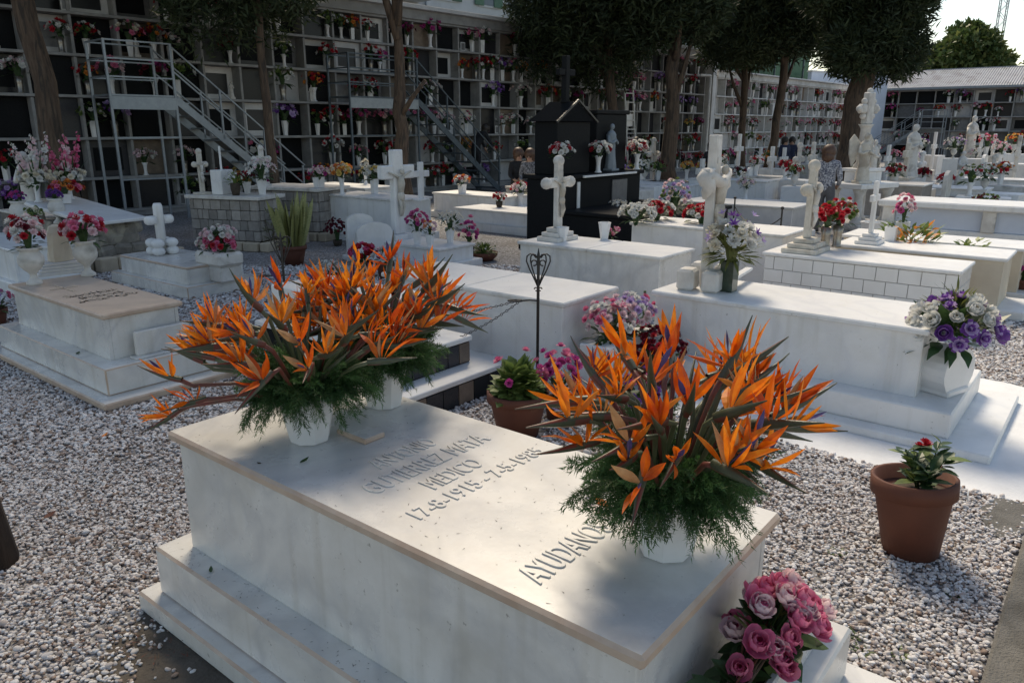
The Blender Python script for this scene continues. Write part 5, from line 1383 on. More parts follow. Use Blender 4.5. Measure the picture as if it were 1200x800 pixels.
# --- terracotta pot at right with red-flowered plant
q = at(1066, 640); rg = random.Random(77)
t = thing('potted_plant', 'terracotta pot with small red-flowered plant on the gravel at right', 'potted plant', (3.70, .53, 0), R(30)); FOOT.append((3.61, 3.79, .44, .62))
me, mz = vase('clay', .38, .178); o = link('pot', me, t, rot=(R(-3), R(5), 0))
s_ = MB(); s_.lathe([(.153,0),(.08,.012),(.001,.015)], 18, cap=False); s_.build('soil', M['soil'], t, (0,0,mz), (R(-3), R(5), 0))
m = MB(); m.box(-.035, .035, -.004, 0, -.015, .015, .001); m.build('price_tag', M['plastic_white'], t, (-.07, -.176, .345), (R(-8), 0, R(-24)))
lf = MB(); lf.petal((0,0,0), (1,0,.25), (0,0,1), .095, .046, -.5, (.15,.8,1,.7,.05), .2); lfm = [lf.mesh('leaf', M['leaf']), lf.mesh('leaf', M['leaf_lt'])]
for i in range(6):
    a = i*1.05; b_ = MB(); e = Vector((.085*math.cos(a), .085*math.sin(a), .15+.045*(i % 3)))
    b_.tube([(.01*math.cos(a),.01*math.sin(a),0), e*.6, e], [.004,.003,.002], 5); b_.build('stem', M['leaf'], t, (0,0,mz))
    for j in range(16):
        k = .15+.85*j/15; p = e*k; aa = rg.uniform(0,6.28); el = rg.uniform(-.2,.7)
        link('leaf', lfm[0 if rg.random() < .7 else 1], t, (p.x, p.y, mz+p.z), (0, -el, aa), rg.uniform(.7,1.2))
b_ = MB(); bloom(b_, (0,0,0), (0,0,1), .05, 'carn', 0, 0, rg); rb = b_.mesh('bloom', [M['red']])
for p in ((.0,.01,.25),(.02,-.01,.235),(-.015,0,.24),(.11,-.02,.10),(.03,-.07,.12),(.0,.03,.23)):
    link('bloom', rb, t, (p[0], p[1], mz+p[2]), (rg.uniform(-.5,.5), rg.uniform(-.5,.5), 0))
# green-grey bucket at the lower right corner
q = at(1238, 800, .02); t = thing('plastic_bucket', 'grey-green plastic bucket rim at the lower right corner', 'bucket', (q.x+.05, q.y-.03, .013))
M['bucket'] = mat('grey_green_plastic', (.24,.33,.29), (.20,.28,.245), 10, .4)
m = MB(); m.smooth = True; m.lathe([(.10,0),(.13,.20),(.145,.20),(.145,.225),(.12,.225),(.095,.02)], 28); m.build('bucket', M['bucket'], t)
m = MB(); m.smooth = True; m.tube([(.14*math.cos(a), .14*math.sin(a)*.3, .215+.05*math.sin(a)) for a in [i*math.pi/10 for i in range(11)]], .004, 6); m.build('handle', M['steel'], t)
# --- roses in the near trough
RS = []
rg = random.Random(51)
for k in range(5):
    b_ = MB(); b_.smooth = True
    bloom(b_, (0,0,0), (0,0,1), .078, 'rose', 0, 1, rg); RS.append(b_.mesh('rose', [M[('ltpink','pink','ltpink','pink','ltpink')[k]], M['dkred' if k == 4 else 'rosein']]))
t = thing('rose_bouquet', 'bunch of artificial pink roses in the near marble trough', 'flowers', (1.82, .565, .54))
for i in range(38):
    a = rg.uniform(0,6.28); rr = math.sqrt(rg.random()); x = .20*rr*math.cos(a)-.0; y = .10*rr*math.sin(a)
    z = .09+.11*(1-rr*rr) + rg.uniform(-.02,.02); d = Vector((x*2.0, y*2.4-.25, .55+rg.uniform(-.2,.2)))
    o = link('rose', RS[rg.randrange(5)], t, (x, y-.02, z), d.to_track_quat('Z','Y').to_euler(), rg.uniform(.85,1.15))
    b_ = MB(); b_.tube([(0,0,0), (x*.5, y*.5, z*.5), (x, y-.02, z)], .003, 5); b_.build('stem', M['leaf'], t)
lf = MB(); lf.petal((0,0,0), (1,0,.2), (0,0,1), .11, .065, -.6, (.15,.8,1,.75,.05), .25); lfm = [lf.mesh('rose_leaf', M['leaf']), lf.mesh('rose_leaf', M['leaf_lt'])]
for i in range(44):
    a = rg.uniform(0,6.28); link('rose_leaf', lfm[0 if rg.random() < .75 else 1], t, (.10*math.cos(a)*rg.random(), .06*math.sin(a)*rg.random(), rg.uniform(.02,.16)), (0, -rg.uniform(-.6,.9), a), rg.uniform(.7,1.2))
t = thing('dry_stems', 'bundle of brown twigs and dark leaves left in the near trough', 'stems', (1.60, .565, .536))
for i in range(16):
    b_ = MB(); x = rg.uniform(-.10,.10); b_.tube([(x*.5,0,0),(x+.05,rg.uniform(-.03,.03),.06),(x+.20,rg.uniform(-.05,.05),.10+rg.uniform(0,.04))], [.005,.004,.003], 5); b_.build('twig', M['bark'] if i % 2 else M['terracotta'], t)
for i in range(26): a = rg.uniform(0,6.28); link('leaf', lfm[0], t, (rg.uniform(-.12,.1), rg.uniform(-.04,.04), rg.uniform(.0,.06)), (0, -rg.uniform(-.3,.8), a), rg.uniform(.6,1.0))
for i in range(5): link('bloom', bvars['white'][0] if i % 2 else RS[3], t, (rg.uniform(-.16,-.04), rg.uniform(-.07,-.02), .06), (.8,0,0), .7)
# ------------------------------------------------------------------ strelitzia vases on the near tomb
def orange_material():
    m, n, l, p = _new('strelitzia_sepal')
    geo = n.new('ShaderNodeNewGeometry'); t = n.new('ShaderNodeTexNoise'); t.inputs['Scale'].default_value = 30; t.inputs['Detail'].default_value = 4
    l.new(geo.outputs['Position'], t.inputs['Vector'])
    oi = n.new('ShaderNodeObjectInfo')
    ad = n.new('ShaderNodeMath'); ad.operation = 'MULTIPLY_ADD'; ad.inputs[1].default_value = .55; l.new(oi.outputs['Random'], ad.inputs[0]); l.new(t.outputs[0], ad.inputs[2])
    r = n.new('ShaderNodeValToRGB'); e = r.color_ramp.elements
    e[0].position = .42; e[0].color = (.60,.075,.012,1); e[1].position = 1.0; e[1].color = (.90,.30,.028,1)
    x = e.new(.74); x.color = (.80,.165,.010,1)
    l.new(ad.outputs[0], r.inputs[0]); l.new(r.outputs[0], p.inputs['Base Color']); p.inputs['Roughness'].default_value = .45
    tr = n.new('ShaderNodeBsdfTranslucent'); l.new(r.outputs[0], tr.inputs[0]); ms = n.new('ShaderNodeMixShader'); ms.inputs[0].default_value = .42
    l.new(p.outputs[0], ms.inputs[1]); l.new(tr.outputs[0], ms.inputs[2]); l.new(ms.outputs[0], n['Material Output'].inputs[0])
    return m
M['strel'] = orange_material()
M['beak'] = mat('spathe_green', (.050,.072,.042), (.085,.098,.060), 22, .4, .1, 90)
M['beak_red'] = mat('spathe_red', (.20,.045,.035), (.11,.06,.045), 20, .4)
M['strel_blue'] = mat('strelitzia_blue', (.05,.045,.16), (.09,.075,.24), 30, .45)
M['dry'] = mat('dry_sepal', (.55,.33,.16), (.42,.22,.09), 30, .6, transl=.2)
M['stem'] = mat('strelitzia_stem', (.075,.10,.05), (.13,.15,.085), 14, .4)
def strel_mesh(seed):
    rg = random.Random(seed); m = MB(); L = rg.uniform(.19,.245); n = 9; seg = 6
    m.smooth = True; b = len(m.v); bend = rg.uniform(-.02,.05)
    for i in range(n):
        t = i/(n-1); w = .0150*(1-t)**.75*(1 if t > .06 else .75) + .0008; h = .024*(math.sin(math.pi*min(1,(t*.62+.30)))**1.3)*(1-t*.72) + .001
        for k in range(seg):
            a = 2*math.pi*k/seg + math.pi/6
            m.v.append((L*t, w*math.cos(a), h*math.sin(a)*(1.0 if math.sin(a) < 0 else .55) + bend*t*t + .004))
    for i in range(n-1):
        for k in range(seg):
            k2 = (k+1) % seg; m.m = 2 if (i < 2 and k in (3,4,5)) or (k == 0 and i > 2) else 1
            m.face((b+i*seg+k, b+i*seg+k2, b+(i+1)*seg+k2, b+(i+1)*seg+k))
    m.smooth = False
    ns = rg.randint(5,9)
    for i in range(ns):
        k = (i+.5)/ns; ang = R(rg.uniform(8,30)) + R(95)*k; lat = rg.uniform(-.75,.75)
        d = Vector((math.cos(ang), lat, math.sin(ang)+.05)); m.m = 0 if rg.random() > .14 else 4
        m.petal((.035+.05*(1-k), lat*.008, .014), d, (-math.sin(ang), lat*1.5, math.cos(ang)), rg.uniform(.085,.150), rg.uniform(.014,.033), rg.uniform(-.95,.5), (.25,.75,1.0,.85,.48,.02), rg.uniform(.3,.8))
    for i in range(rg.randint(0,1)):
        ang = R(rg.uniform(25,75)); m.m = 3
        m.petal((.06,0,.014), (math.cos(ang), rg.uniform(-.3,.3), math.sin(ang)), (-math.sin(ang),0,math.cos(ang)), rg.uniform(.09,.12), .017, .1, (.25,.4,.5,1.0,.8,.04), .5)
    return m.mesh('strelitzia_bloom', [M['strel'], M['beak'], M['beak_red'], M['strel_blue'], M['dry']])
SB = [strel_mesh(200+i) for i in range(14)]
def frond_mesh(seed):
    rg = random.Random(seed); m = MB(); L = rg.uniform(.14,.215); up = rg.uniform(.03,.08); dr = rg.uniform(.05,.15)
    P = lambda t: Vector((L*t*(1-.12*t), .02*math.sin(t*3+seed), up*t - dr*t*t))
    m.tube([P(i/7) for i in range(8)], [.0022*(1-.8*i/7) for i in range(8)], 4, cap=False)
    for i in range(24):
        t = .10+.9*i/23; c = P(t); T_ = (P(min(1,t+.04))-P(max(0,t-.04))).normalized()
        for q in (-1,1):
            bl = .062*(1-.55*t)*rg.uniform(.7,1.15)
            d = (T_*.75 + Vector((0,q,0))*.62 + Vector((0,0,rg.uniform(-.45,.25)))).normalized()
            s1 = d.cross(Vector((0,0,1))).normalized(); s2 = s1.cross(d)
            for j in range(9):
                k = (j+1)/9; o = c + d*bl*k - Vector((0,0,.010*k*k))
                a = rg.uniform(0,6.28); e = (d*.8 + (s1*math.cos(a)+s2*math.sin(a))*.75).normalized()*rg.uniform(.012,.020)
                w = e.cross(Vector((rg.uniform(-1,1), rg.uniform(-1,1), 1))).normalized()*.0016
                b = len(m.v); m.v += [tuple(o-w), tuple(o+w), tuple(o+e)]; m.face((b,b+1,b+2))
            b = len(m.v); e = c+d*bl; w = s1*.0007; m.v += [tuple(c-w), tuple(c+w), tuple(e-Vector((0,0,.010)))]; m.face((b,b+1,b+2))
    return m.mesh('frond', M['fern'])
FR = [frond_mesh(300+i) for i in range(6)]
def strel_vase(label, x, y, nb, nf, seed, R0=.27, tilt=1.0, extra=(), up0=12, zk=1.25, vh=.215):
    t = thing('strelitzia_vase', label, 'flower vase', (x, y, .8105), 0, 'strelitzia vases on the near tomb')
    rg = random.Random(seed)
    m = MB(); m.lathe([(.066,0),(.074,.006),(.112,vh*.93),(.120,vh*.94),(.122,vh),(.110,vh),(.100,vh*.8)], 8, rot=math.pi/8); m.build('vase', M['plastic_white'], t)
    m = MB(); m.lathe([(.102,0),(.001,.02)], 8, rot=math.pi/8, cap=False); m.build('soil', M['soil'], t, (0,0,vh*.82))
    mz = vh*.92
    for i in range(nf):
        a = i*2.39996+rg.uniform(-.3,.3); k = (i+.5)/nf
        el = R(rg.uniform(-2,18)) if k < .40 else R(rg.uniform(10,45)) if k < .75 else R(rg.uniform(40,75))
        r = rg.uniform(.03,.10)
        link('frond', FR[rg.randrange(6)], t, (r*math.cos(a), r*math.sin(a), mz+.01+.05*max(0,k-.5)), (rg.uniform(-.5,.5), -el, a), rg.choice((.6,.8,.9,1.0,1.15)))
    heads = []
    for i in range(nb):
        k = (i+.5)/nb; th = R(up0) + R(56)*math.sqrt(k)*tilt; a = i*2.39996 + .6 + rg.uniform(-.25,.25)
        heads.append((th, a, R0*rg.uniform(.85,1.2), None))
    for th, az, rr, pit in list(heads) + list(extra):
        c = Vector((math.sin(th)*math.cos(az), math.sin(th)*math.sin(az), math.cos(th)))
        h = Vector((0,0,mz)) + Vector((c.x*rr*1.05, c.y*rr*1.05, c.z*rr*zk+.055))
        pitch = pit if pit is not None else (R(58) - th*.95 + R(rg.uniform(-32,22)))
        yaw = az + rg.uniform(-.5,.5)
        o = link('strelitzia_bloom', SB[rg.randrange(len(SB))], t, h, (rg.uniform(-.35,.35), -pitch, yaw), rg.uniform(.70,.98))
        o.rotation_mode = 'XYZ'
        s0 = Vector((c.x*.035, c.y*.035, mz-.05)); d = Vector((math.cos(yaw)*math.cos(pitch), math.sin(yaw)*math.cos(pitch), math.sin(pitch)))
        mid = s0.lerp(h, .55) + Vector((0,0,.03)); pre = h - d*.04 - Vector((0,0,.012))
        m = MB(); m.smooth = True; m.tube([s0, mid, pre, h + d*.012], [.006,.0062,.0075,.0085], 7); m.build('stem', M['stem'] if rg.random() < .7 else M['beak_red'], t)
    # spent spathes and bare stems
    for i in range(5):
        a = rg.uniform(0,6.28); th = R(rg.uniform(15,60)); c = Vector((math.sin(th)*math.cos(a), math.sin(th)*math.sin(a), math.cos(th)))
        m = MB(); m.smooth = True; m.tube([(c.x*.03, c.y*.03, mz-.03), c*.2+Vector((0,0,mz)), c*.38+Vector((0,0,mz))], [.006,.010,.0015], 7); m.build('leaf_spike', M['beak'], t)
    return t
strel_vase('white octagonal vase of orange strelitzias at the right end of the near tomb', 1.735, .845, 46, 190, 61, R0=.25, zk=1.05)
strel_vase('front left white vase of orange strelitzias on the near tomb', 1.60, 2.27, 42, 200, 62, R0=.30, zk=.85,
           extra=((R(106), R(138), .45, R(-34)), (R(84), R(150), .40, R(8)), (R(80), R(128), .36, R(20)), (R(92), R(165), .34, R(-5))))
strel_vase('back left white vase of orange strelitzias on the near tomb', 2.03, 2.33, 40, 190, 63, R0=.275, zk=1.0)
# fallen strelitzia petals, needles and dead leaves on the near tomb and gravel
rg = random.Random(17)
def litter(label, loc, mt, L, W, rz, fold=.3, name='fallen_petal', cat='petal', tilt=0.0, group='fallen petals and leaves'):
    m = MB(); m.petal((0,0,.004), (1,0,.03), (0,0,1), L, W, .25, (.3,.9,1,.6,.05), fold)
    tag(m.build(name, M[mt], None, loc, (0, tilt, rz)), label, cat, group)
litter('orange petal on the gravel left of the near tomb', at(120, 512, .015), 'strel', .06, .025, .6)
litter('orange petal on the base slab of the tan tomb', at(134, 458, .066), 'strel', .05, .03, 2.2)
litter('orange petal lying on the lettering of the near tomb', at(712, 595, .825), 'strel', .07, .035, 1.2)
litter('blue petal beside the lettering of the near tomb', at(700, 583, .822), 'strel_blue', .06, .012, 2.6)
litter('rusty fallen leaf on the gravel at lower left', at(52, 607, .015), 'terracotta', .07, .04, .3, name='fallen_leaf', cat='leaf')
litter('green sprig lying on the near tomb lid', at(352, 543, .812), 'leaf', .045, .018, .2, name='fallen_leaf', cat='leaf')
litter('dark sprig lying on the step of the near tomb', at(247, 671, .302), 'leaf', .04, .015, 1.0, name='fallen_leaf', cat='leaf')
litter('dark leaf scrap on the near tomb lid left of the sprig', at(306, 544, .812), 'soil', .018, .012, 1.9, name='fallen_leaf', cat='leaf')
litter('dark leaf on the step of the tan tomb', at(90, 415, .262), 'leaf', .05, .03, .8, name='fallen_leaf', cat='leaf')
litter('brown leaf on the gravel right of the near tomb', at(1022, 707, .012), 'bark', .05, .03, .8, name='fallen_leaf', cat='leaf')
m = MB()
for i in range(260):
    x = rg.uniform(1.20, 2.12); y = rg.uniform(.75, 2.78); z = .8108
    if i > 150: x = rg.uniform(1.235, 1.325); y = rg.uniform(.5, 2.8); z = .3008
    a = rg.uniform(0,6.28); L = rg.uniform(.004,.016); w = .0012
    if i <= 150 and x < 1.32: continue
    b = len(m.v); dx, dy = math.cos(a), math.sin(a); m.v += [(x-dy*w,y+dx*w,z),(x+dy*w,y-dx*w,z),(x+dx*L,y+dy*L,z+.001)]; m.face((b,b+1,b+2))
tag(m.build('needle_litter', M['soil']), 'scattered dead needles and specks on the near tomb', 'litter', kind='stuff')
m = MB()                                                  # brown needles shed over the gravel under the left trees
for i in range(5200):
    f_ = rg.uniform(2.4, 8.5); la = rg.uniform(-.72, -.10)*f_; p = FW*f_ + RT*la; x, y = p[0], p[1]
    if any(len(q) == 4 and q[0] < x < q[1] and q[2] < y < q[3] for q in FOOT): continue
    a = rg.uniform(0,6.28); L = rg.uniform(.012,.045); w = rg.uniform(.0012,.004); z = .018+rg.uniform(0,.006)
    b = len(m.v); dx, dy = math.cos(a), math.sin(a); m.v += [(x-dy*w,y+dx*w,z),(x+dy*w,y-dx*w,z),(x+dx*L,y+dy*L,z+.004)]; m.m = 0 if rg.random() < .6 else 1; m.face((b,b+1,b+2))
tag(m.build('leaf_litter', [M['bark'], M['terracotta']]), 'brown needles shed over the gravel at left', 'litter', kind='stuff')
# weeds in the gravel
for k, (px, py) in enumerate(((1010,765),(1055,768),(1120,700),(980,648),(1000,745))):
    p = at(px, py); m = MB()
    for i in range(26): a = rg.uniform(0,6.28); m.petal((.02*math.cos(a)*rg.random(), .02*math.sin(a)*rg.random(), 0), (math.cos(a), math.sin(a), .6), (0,0,1), rg.uniform(.02,.045), .008, -.4)
    tag(m.build('weed', M['leaf_lt'] if k % 2 else M['leaf_mid'], None, p), ('small weed by the trough', 'green weed in the gravel below the clay pot', 'yellowing weed near the kerb', 'moss tuft in the gravel left of the clay pot', 'pale weed beside the soil strip')[k], 'weed', 'weeds in the gravel')
# ------------------------------------------------------------------ flowers in the niches
NV = []
_vk = ['flute', 'cup', 'metal', 'square']
combos = [['red','dkred'], ['red','white'], ['pink','ltpink'], ['ltpink','white'], ['white','leaf_lt'], ['magenta','pink'], ['lilac','purple'], ['yellow','orange'], ['orange','red'], ['cream','white','pink'], ['white','red','leaf_lt'], ['dkred','magenta']]
cname = ['red', 'red and white', 'pink', 'pale pink', 'white', 'magenta', 'lilac', 'yellow', 'orange', 'cream and pink', 'white and red', 'wine-red']
nb_mesh = []
for i, c in enumerate(combos):
    for j in range(2):
        nb_mesh.append((i, bunch(500+2*i+j, c, 15, .20+.04*j, .30, .125, 'low', 22, 'leaf', .17, .055)))
nv_mesh = [vase(k, .26, .065) for k in _vk]
def where(px):
    for lim, txt in ((60,'at the left edge'), (112,'left of the steel staircase'), (190,'behind the steel platform'), (305,'above the left stairs'), (390,'right of the slender trunk'), (455,'left of the forked tree'),
                     (520,'right of the forked tree'), (610,'beyond the middle staircase'), (720,'behind the black monument'), (785,'between the two middle trunks'), (835,'right of the broad trunk'),
                     (880,'by first thin trunk'), (930,'by the second thin trunk'), (1003,'left of the stout trunk'), (1075,'above the pale far stairs'), (1140,'right of the pale far stairs'), (2000,'at the right edge')):
        if px < lim: return txt
def proj(p):
    d = np.array(p) - np.array([0,0,CAM_H]); w = d @ _f
    return 600+FPX*(d @ RT)/w, 400-FPX*(d @ _u)/w
def fill(origin, rz, s0, ncol, pw, rows, seed, prob, kinds):
    rg = random.Random(seed)
    for r in range(len(rows)-1):
        for c in range(ncol):
            for side in (-1, 1):
                if rg.random() > prob: continue
                s = s0+(c+.5)*pw + side*pw*rg.uniform(.16,.34)
                p = nloc(origin, rz, s, .0+rg.uniform(.0,.04), rows[r]+.0355)
                x, y = proj((p.x, p.y, p.z+.2))
                if x < -25 or x > 1225 or y < -12: continue
                i, (bm, lm) = nb_mesh[rg.choice(kinds)*2 + rg.randrange(2)]
                k = rg.randrange(4); me, mz = nv_mesh[k]
                o = link('niche_vase', me, None, p, (0,0,rg.uniform(0,6.28)), rg.uniform(1.05,1.55))
                tag(o, '%s niche vase, %s row, %s' % (cname[i], ORD[r], where(x)), 'flower vase', 'flower vases in the niches')
                tag(link('blooms', bm, o, (0,0,mz)), kind='stuff'); link('leaves', lm, o, (0,0,mz))['kind'] = 'stuff'
                NV.append((x, o))
fill(W0, WALL_DIR, -8.6, na, pa, A_ROWS, 1, .45, list(range(12)))
fill(W0, WALL_DIR, 23.75, nb, pb, B_ROWS, 2, .42, [1,2,3,9,4,10,0,8,5,3])
fill(C0, -math.pi/2, 0, nc, pc, C_ROWS, 3, .26, list(range(12)))
_by = {}
for x, o in NV: _by.setdefault(o['label'], []).append((x, o))
for lab, lst in _by.items():
    if len(lst) < 2: continue
    lst.sort(key=lambda q: q[0]); names = ['left one', 'right one'] if len(lst) == 2 else ['leftmost'] + ['%s from left' % ORD[j] for j in range(1, len(lst)-1)] + ['rightmost']
    for (x, o), nm in zip(lst, names): o['label'] = lab + ', ' + nm
print('niche vases', len(NV))
# small figures standing in some niches
rg = random.Random(12)
for px, row, lab in ((12, 4, 'small pale saint figure in a niche at the left edge'), (172, 4, 'small stone figure above the steel platform'), (276, 3, 'white figurine right of the left stair rail'), (368, 3, 'white figurine in the niche right of the slender trunk'),
                     (420, 1, 'pale conical figurine in a low niche left of the forked tree'), (438, 3, 'white figurine left of the forked tree'), (610, 3, 'white figurine above the black stele')):
    s = wall_s(px, 0.0); statue(lab, nloc(W0, WALL_DIR, s, .02, A_ROWS[row]+.036), .42, 'stone_white', WALL_DIR, name='figurine', group='figurines in the niches')
for i in range(14):                                      # white plaques with portraits on niche fronts
    s = -7+rg.random()*29; r = rg.randrange(6); p = nloc(W0, WALL_DIR, s, .03, A_ROWS[r]+.04)
    t = thing('portrait_plaque', 'small framed portrait plaque, %s niche row, %s' % (ORD[r], where(proj(p)[0])), 'plaque', p, WALL_DIR, 'portrait plaques in the niches')
    m = MB(); m.box(-.10, .10, 0, .02, 0, .26, .006); m.build('frame', M['slab_white'], t)
    m = MB(); m.box(-.075, .075, -.006, -.001, .03, .23, .002); m.build('picture', M['slab_grey'], t)
# ------------------------------------------------------------------ people
def person(label, loc, rz, top, legs_m, hair, J, height=1.65, skin='skin', pattern=None):
    """J: joint positions in body units (height 1), the body grown from them as one skin"""
    t = thing('person', label, 'person', loc, rz)
    names = list(J.keys()); H = height
    edges = [('pelvis','chest'),('chest','neck'),('neck','head'),('head','crown'),('chest','shL'),('shL','elL'),('elL','wrL'),('wrL','haL'),('chest','shR'),('shR','elR'),('elR','wrR'),('wrR','haR'),
             ('pelvis','hipL'),('hipL','knL'),('knL','anL'),('anL','toL'),('pelvis','hipR'),('hipR','knR'),('knR','anR'),('anR','toR')]
    rad = dict(pelvis=.088, chest=.098, neck=.034, head=.052, crown=.040, sh=.046, el=.030, wr=.020, ha=.022, hip=.070, kn=.043, an=.026, to=.024)
    me = bpy.data.meshes.new('body'); me.from_pydata([tuple(Vector(J[n])*H) for n in names], [(names.index(a), names.index(b)) for a, b in edges], [])
    ob = bpy.data.objects.new('body', me); COL.objects.link(ob)
    sk = ob.modifiers.new('skin', 'SKIN'); sb = ob.modifiers.new('sub', 'SUBSURF'); sb.levels = 2
    for i, n in enumerate(names):
        r = rad.get(n, rad.get(n[:-1], .04))*H; me.skin_vertices[0].data[i].radius = (r, r*(.78 if n in ('chest','pelvis') else 1)); me.skin_vertices[0].data[i].use_root = (n == 'pelvis')
    dg = bpy.context.evaluated_depsgraph_get(); dg.update()
    bm = bpy.data.meshes.new_from_object(ob.evaluated_get(dg)); bpy.data.objects.remove(ob)
    for mm in (top, legs_m, skin, 'shoe'): bm.materials.append(M[mm])
    seg = [(a, b) for a, b in edges]
    def part_of(p):
        best = None
        for a, b in seg:
            A = Vector(J[a])*H; B = Vector(J[b])*H; k = max(0, min(1, (p-A).dot(B-A)/max(1e-9, (B-A).length_squared))); d = (p-A.lerp(B,k)).length
            if best is None or d < best[0]: best = (d, a, b, k)
        return best
    for f in bm.polygons:
        d, a, b, k = part_of(f.center); f.use_smooth = True
        if b in ('head','crown') or a == 'head': f.material_index = 2
        elif b in ('haL','haR'): f.material_index = 2
        elif b in ('wrL','wrR') and k > .75: f.material_index = 2
        elif b in ('toL','toR'): f.material_index = 3
        elif b.startswith(('kn','an')) or (b.startswith('hip') and k > .2) : f.material_index = 1
        else: f.material_index = 0
    link('body', bm, t)
    hd = Vector(J['head'])*H; cr = Vector(J['crown'])*H; up = (cr-hd).normalized()
    m = MB(); m.smooth = True; c = hd + up*.030*H + Vector((0,.014*H,0)); m.blob(c + Vector((0,.014*H,.012*H)), .082*H, 14, 9, .084*H, random.Random(3), .05); m.blob(c + Vector((0,.034*H,-.045*H)), .070*H, 12, 7, .072*H, random.Random(4), .08); m.build('hair', M[hair], t)
    fc = MB(); fc.smooth = True; f0 = hd + Vector((0,-.052*H,0)); fc.m = 0; fc.blob(f0 + Vector((0,-.006*H,-.002*H)), .010*H, 6, 4, .016*H); fc.m = 1
    for q in (-1,1): fc.blob(f0 + Vector((q*.020*H,.004*H,.012*H)), .008*H, 6, 4, .006*H)
    fc.m = 2; fc.blob(f0 + Vector((0,.003*H,-.026*H)), .013*H, 6, 4, .004*H); fc.build('face', [M[skin], M['shoe'], M['rosein']], t)
    for s_ in 'LR':                                          # fingers rooted in the palm
        hb = Vector(J['ha'+s_])*H; d = (hb - Vector(J['wr'+s_])*H).normalized(); sd = d.cross(Vector((0,1,0))).normalized() if abs(d.y) < .9 else Vector((1,0,0))
        fm = MB(); fm.smooth = True
        for i, (o, L) in enumerate(((-.018,.040),(-.006,.046),(.006,.044),(.018,.035))):
            b0 = hb + sd*o*H*.8; fm.tube([b0, b0 + d*L*H*.5, b0 + d*L*H*.9 + Vector((0,-.010*H,0))], [.0055*H,.005*H,.004*H], 5)
        b0 = hb - d*.012*H + sd*.016*H; fm.tube([b0, b0 + sd*.016*H + d*.012*H, b0 + sd*.020*H + d*.030*H], [.006*H,.0055*H,.0045*H], 5)
        fm.build('fingers', M[skin], t)
    return t
M['skin'] = mat('skin', (.45,.27,.19), (.40,.235,.165), 20, .55); M['shoe'] = mat('black_leather', (.012,.012,.012), (.02,.02,.02), 20, .4)
M['black_cloth'] = mat('black_cloth', (.012,.012,.014), (.022,.022,.026), 14, .9, .3); M['navy_cloth'] = mat('navy_cloth', (.018,.026,.06), (.03,.04,.08), 14, .9, .3)
M['print_cloth'] = mat('blue_white_print', (.05,.06,.10), (.55,.56,.60), 34, .85, detail=2.0); M['print_dark'] = mat('dark_print', (.03,.03,.035), (.32,.32,.34), 26, .85, detail=2.0)
M['hair_brown'] = mat('brown_hair', (.075,.035,.02), (.12,.06,.035), 60, .5, stretch=(1,1,.2)); M['hair_dark'] = mat('dark_hair', (.018,.013,.010), (.04,.03,.022), 60, .5, stretch=(1,1,.2)); M['grey_trousers'] = mat('grey_trousers', (.09,.09,.10), (.12,.12,.13), 20, .9)
STAND = dict(pelvis=(0,0,.53), chest=(0,-.005,.74), neck=(0,.0,.845), head=(0,-.012,.905), crown=(0,-.008,.962), shL=(-.105,0,.80), elL=(-.135,.01,.62), wrL=(-.125,-.05,.48), haL=(-.12,-.07,.435), shR=(.105,0,.80), elR=(.135,.01,.62), wrR=(.125,-.05,.48), haR=(.12,-.07,.435),
             hipL=(-.055,0,.50), knL=(-.06,-.012,.28), anL=(-.06,.012,.045), toL=(-.065,-.075,.018), hipR=(.055,0,.50), knR=(.06,-.012,.28), anR=(.06,.012,.045), toR=(.065,-.075,.018))
def pose(**k): d = dict(STAND); d.update(k); return d
AWAY = YAW + math.pi/2                                       # a body faces -y locally; this turns its back to the camera
p = atf(976, 14.6)
person('woman with brown hair and blue-white patterned top, back to the camera', (p.x, p.y, 0), AWAY - R(35), 'print_cloth', 'grey_trousers', 'hair_brown', pose(head=(.01,-.03,.90), crown=(.015,-.03,.957), elL=(-.14,-.02,.63), wrL=(-.10,-.11,.55), haL=(-.08,-.14,.53), elR=(.14,-.02,.63), wrR=(.10,-.11,.55), haR=(.08,-.14,.53)), 1.62)
p = atf(836, 22.0)
person('woman in black with dark glasses facing the camera near the broad trunk', (p.x, p.y, 0), AWAY+math.pi, 'black_cloth', 'black_cloth', 'hair_dark', STAND, 1.56)
s = wall_s(557, 1.1); pl = nloc(W0, WALL_DIR, s, -1.1, .0)
k_ = max(0, min(1, (s - wall_s(400, 1.1) - 2.3)/3.4))
person('man in black bending forward on the middle staircase', (pl.x, pl.y, 2.75*(1-k_)-.06), WALL_DIR+R(75), 'black_cloth', 'black_cloth', 'hair_dark',
       pose(chest=(0,-.12,.70), neck=(0,-.19,.775), head=(0,-.235,.815), crown=(0,-.26,.868), shL=(-.10,-.15,.755), elL=(-.13,-.24,.60), wrL=(-.12,-.32,.50), haL=(-.12,-.35,.46), shR=(.10,-.15,.755), elR=(.13,-.22,.60), wrR=(.12,-.28,.48), haR=(.12,-.30,.44), knL=(-.06,-.04,.28), anL=(-.06,.05,.045), toL=(-.065,-.04,.018)), 1.72)
SIT = pose(pelvis=(0,.02,.29), chest=(0,-.02,.50), neck=(0,-.03,.605), head=(0,-.05,.665), crown=(0,-.05,.722), shL=(-.105,-.02,.56), elL=(-.135,-.03,.39), wrL=(-.09,-.15,.33), haL=(-.06,-.19,.33), shR=(.105,-.02,.56), elR=(.135,-.03,.39), wrR=(.09,-.15,.33), haR=(.06,-.19,.33),
           hipL=(-.055,.0,.28), knL=(-.07,-.22,.27), anL=(-.07,-.22,.045), toL=(-.075,-.30,.018), hipR=(.055,.0,.28), knR=(.07,-.22,.27), anR=(.07,-.22,.045), toR=(.075,-.30,.018))
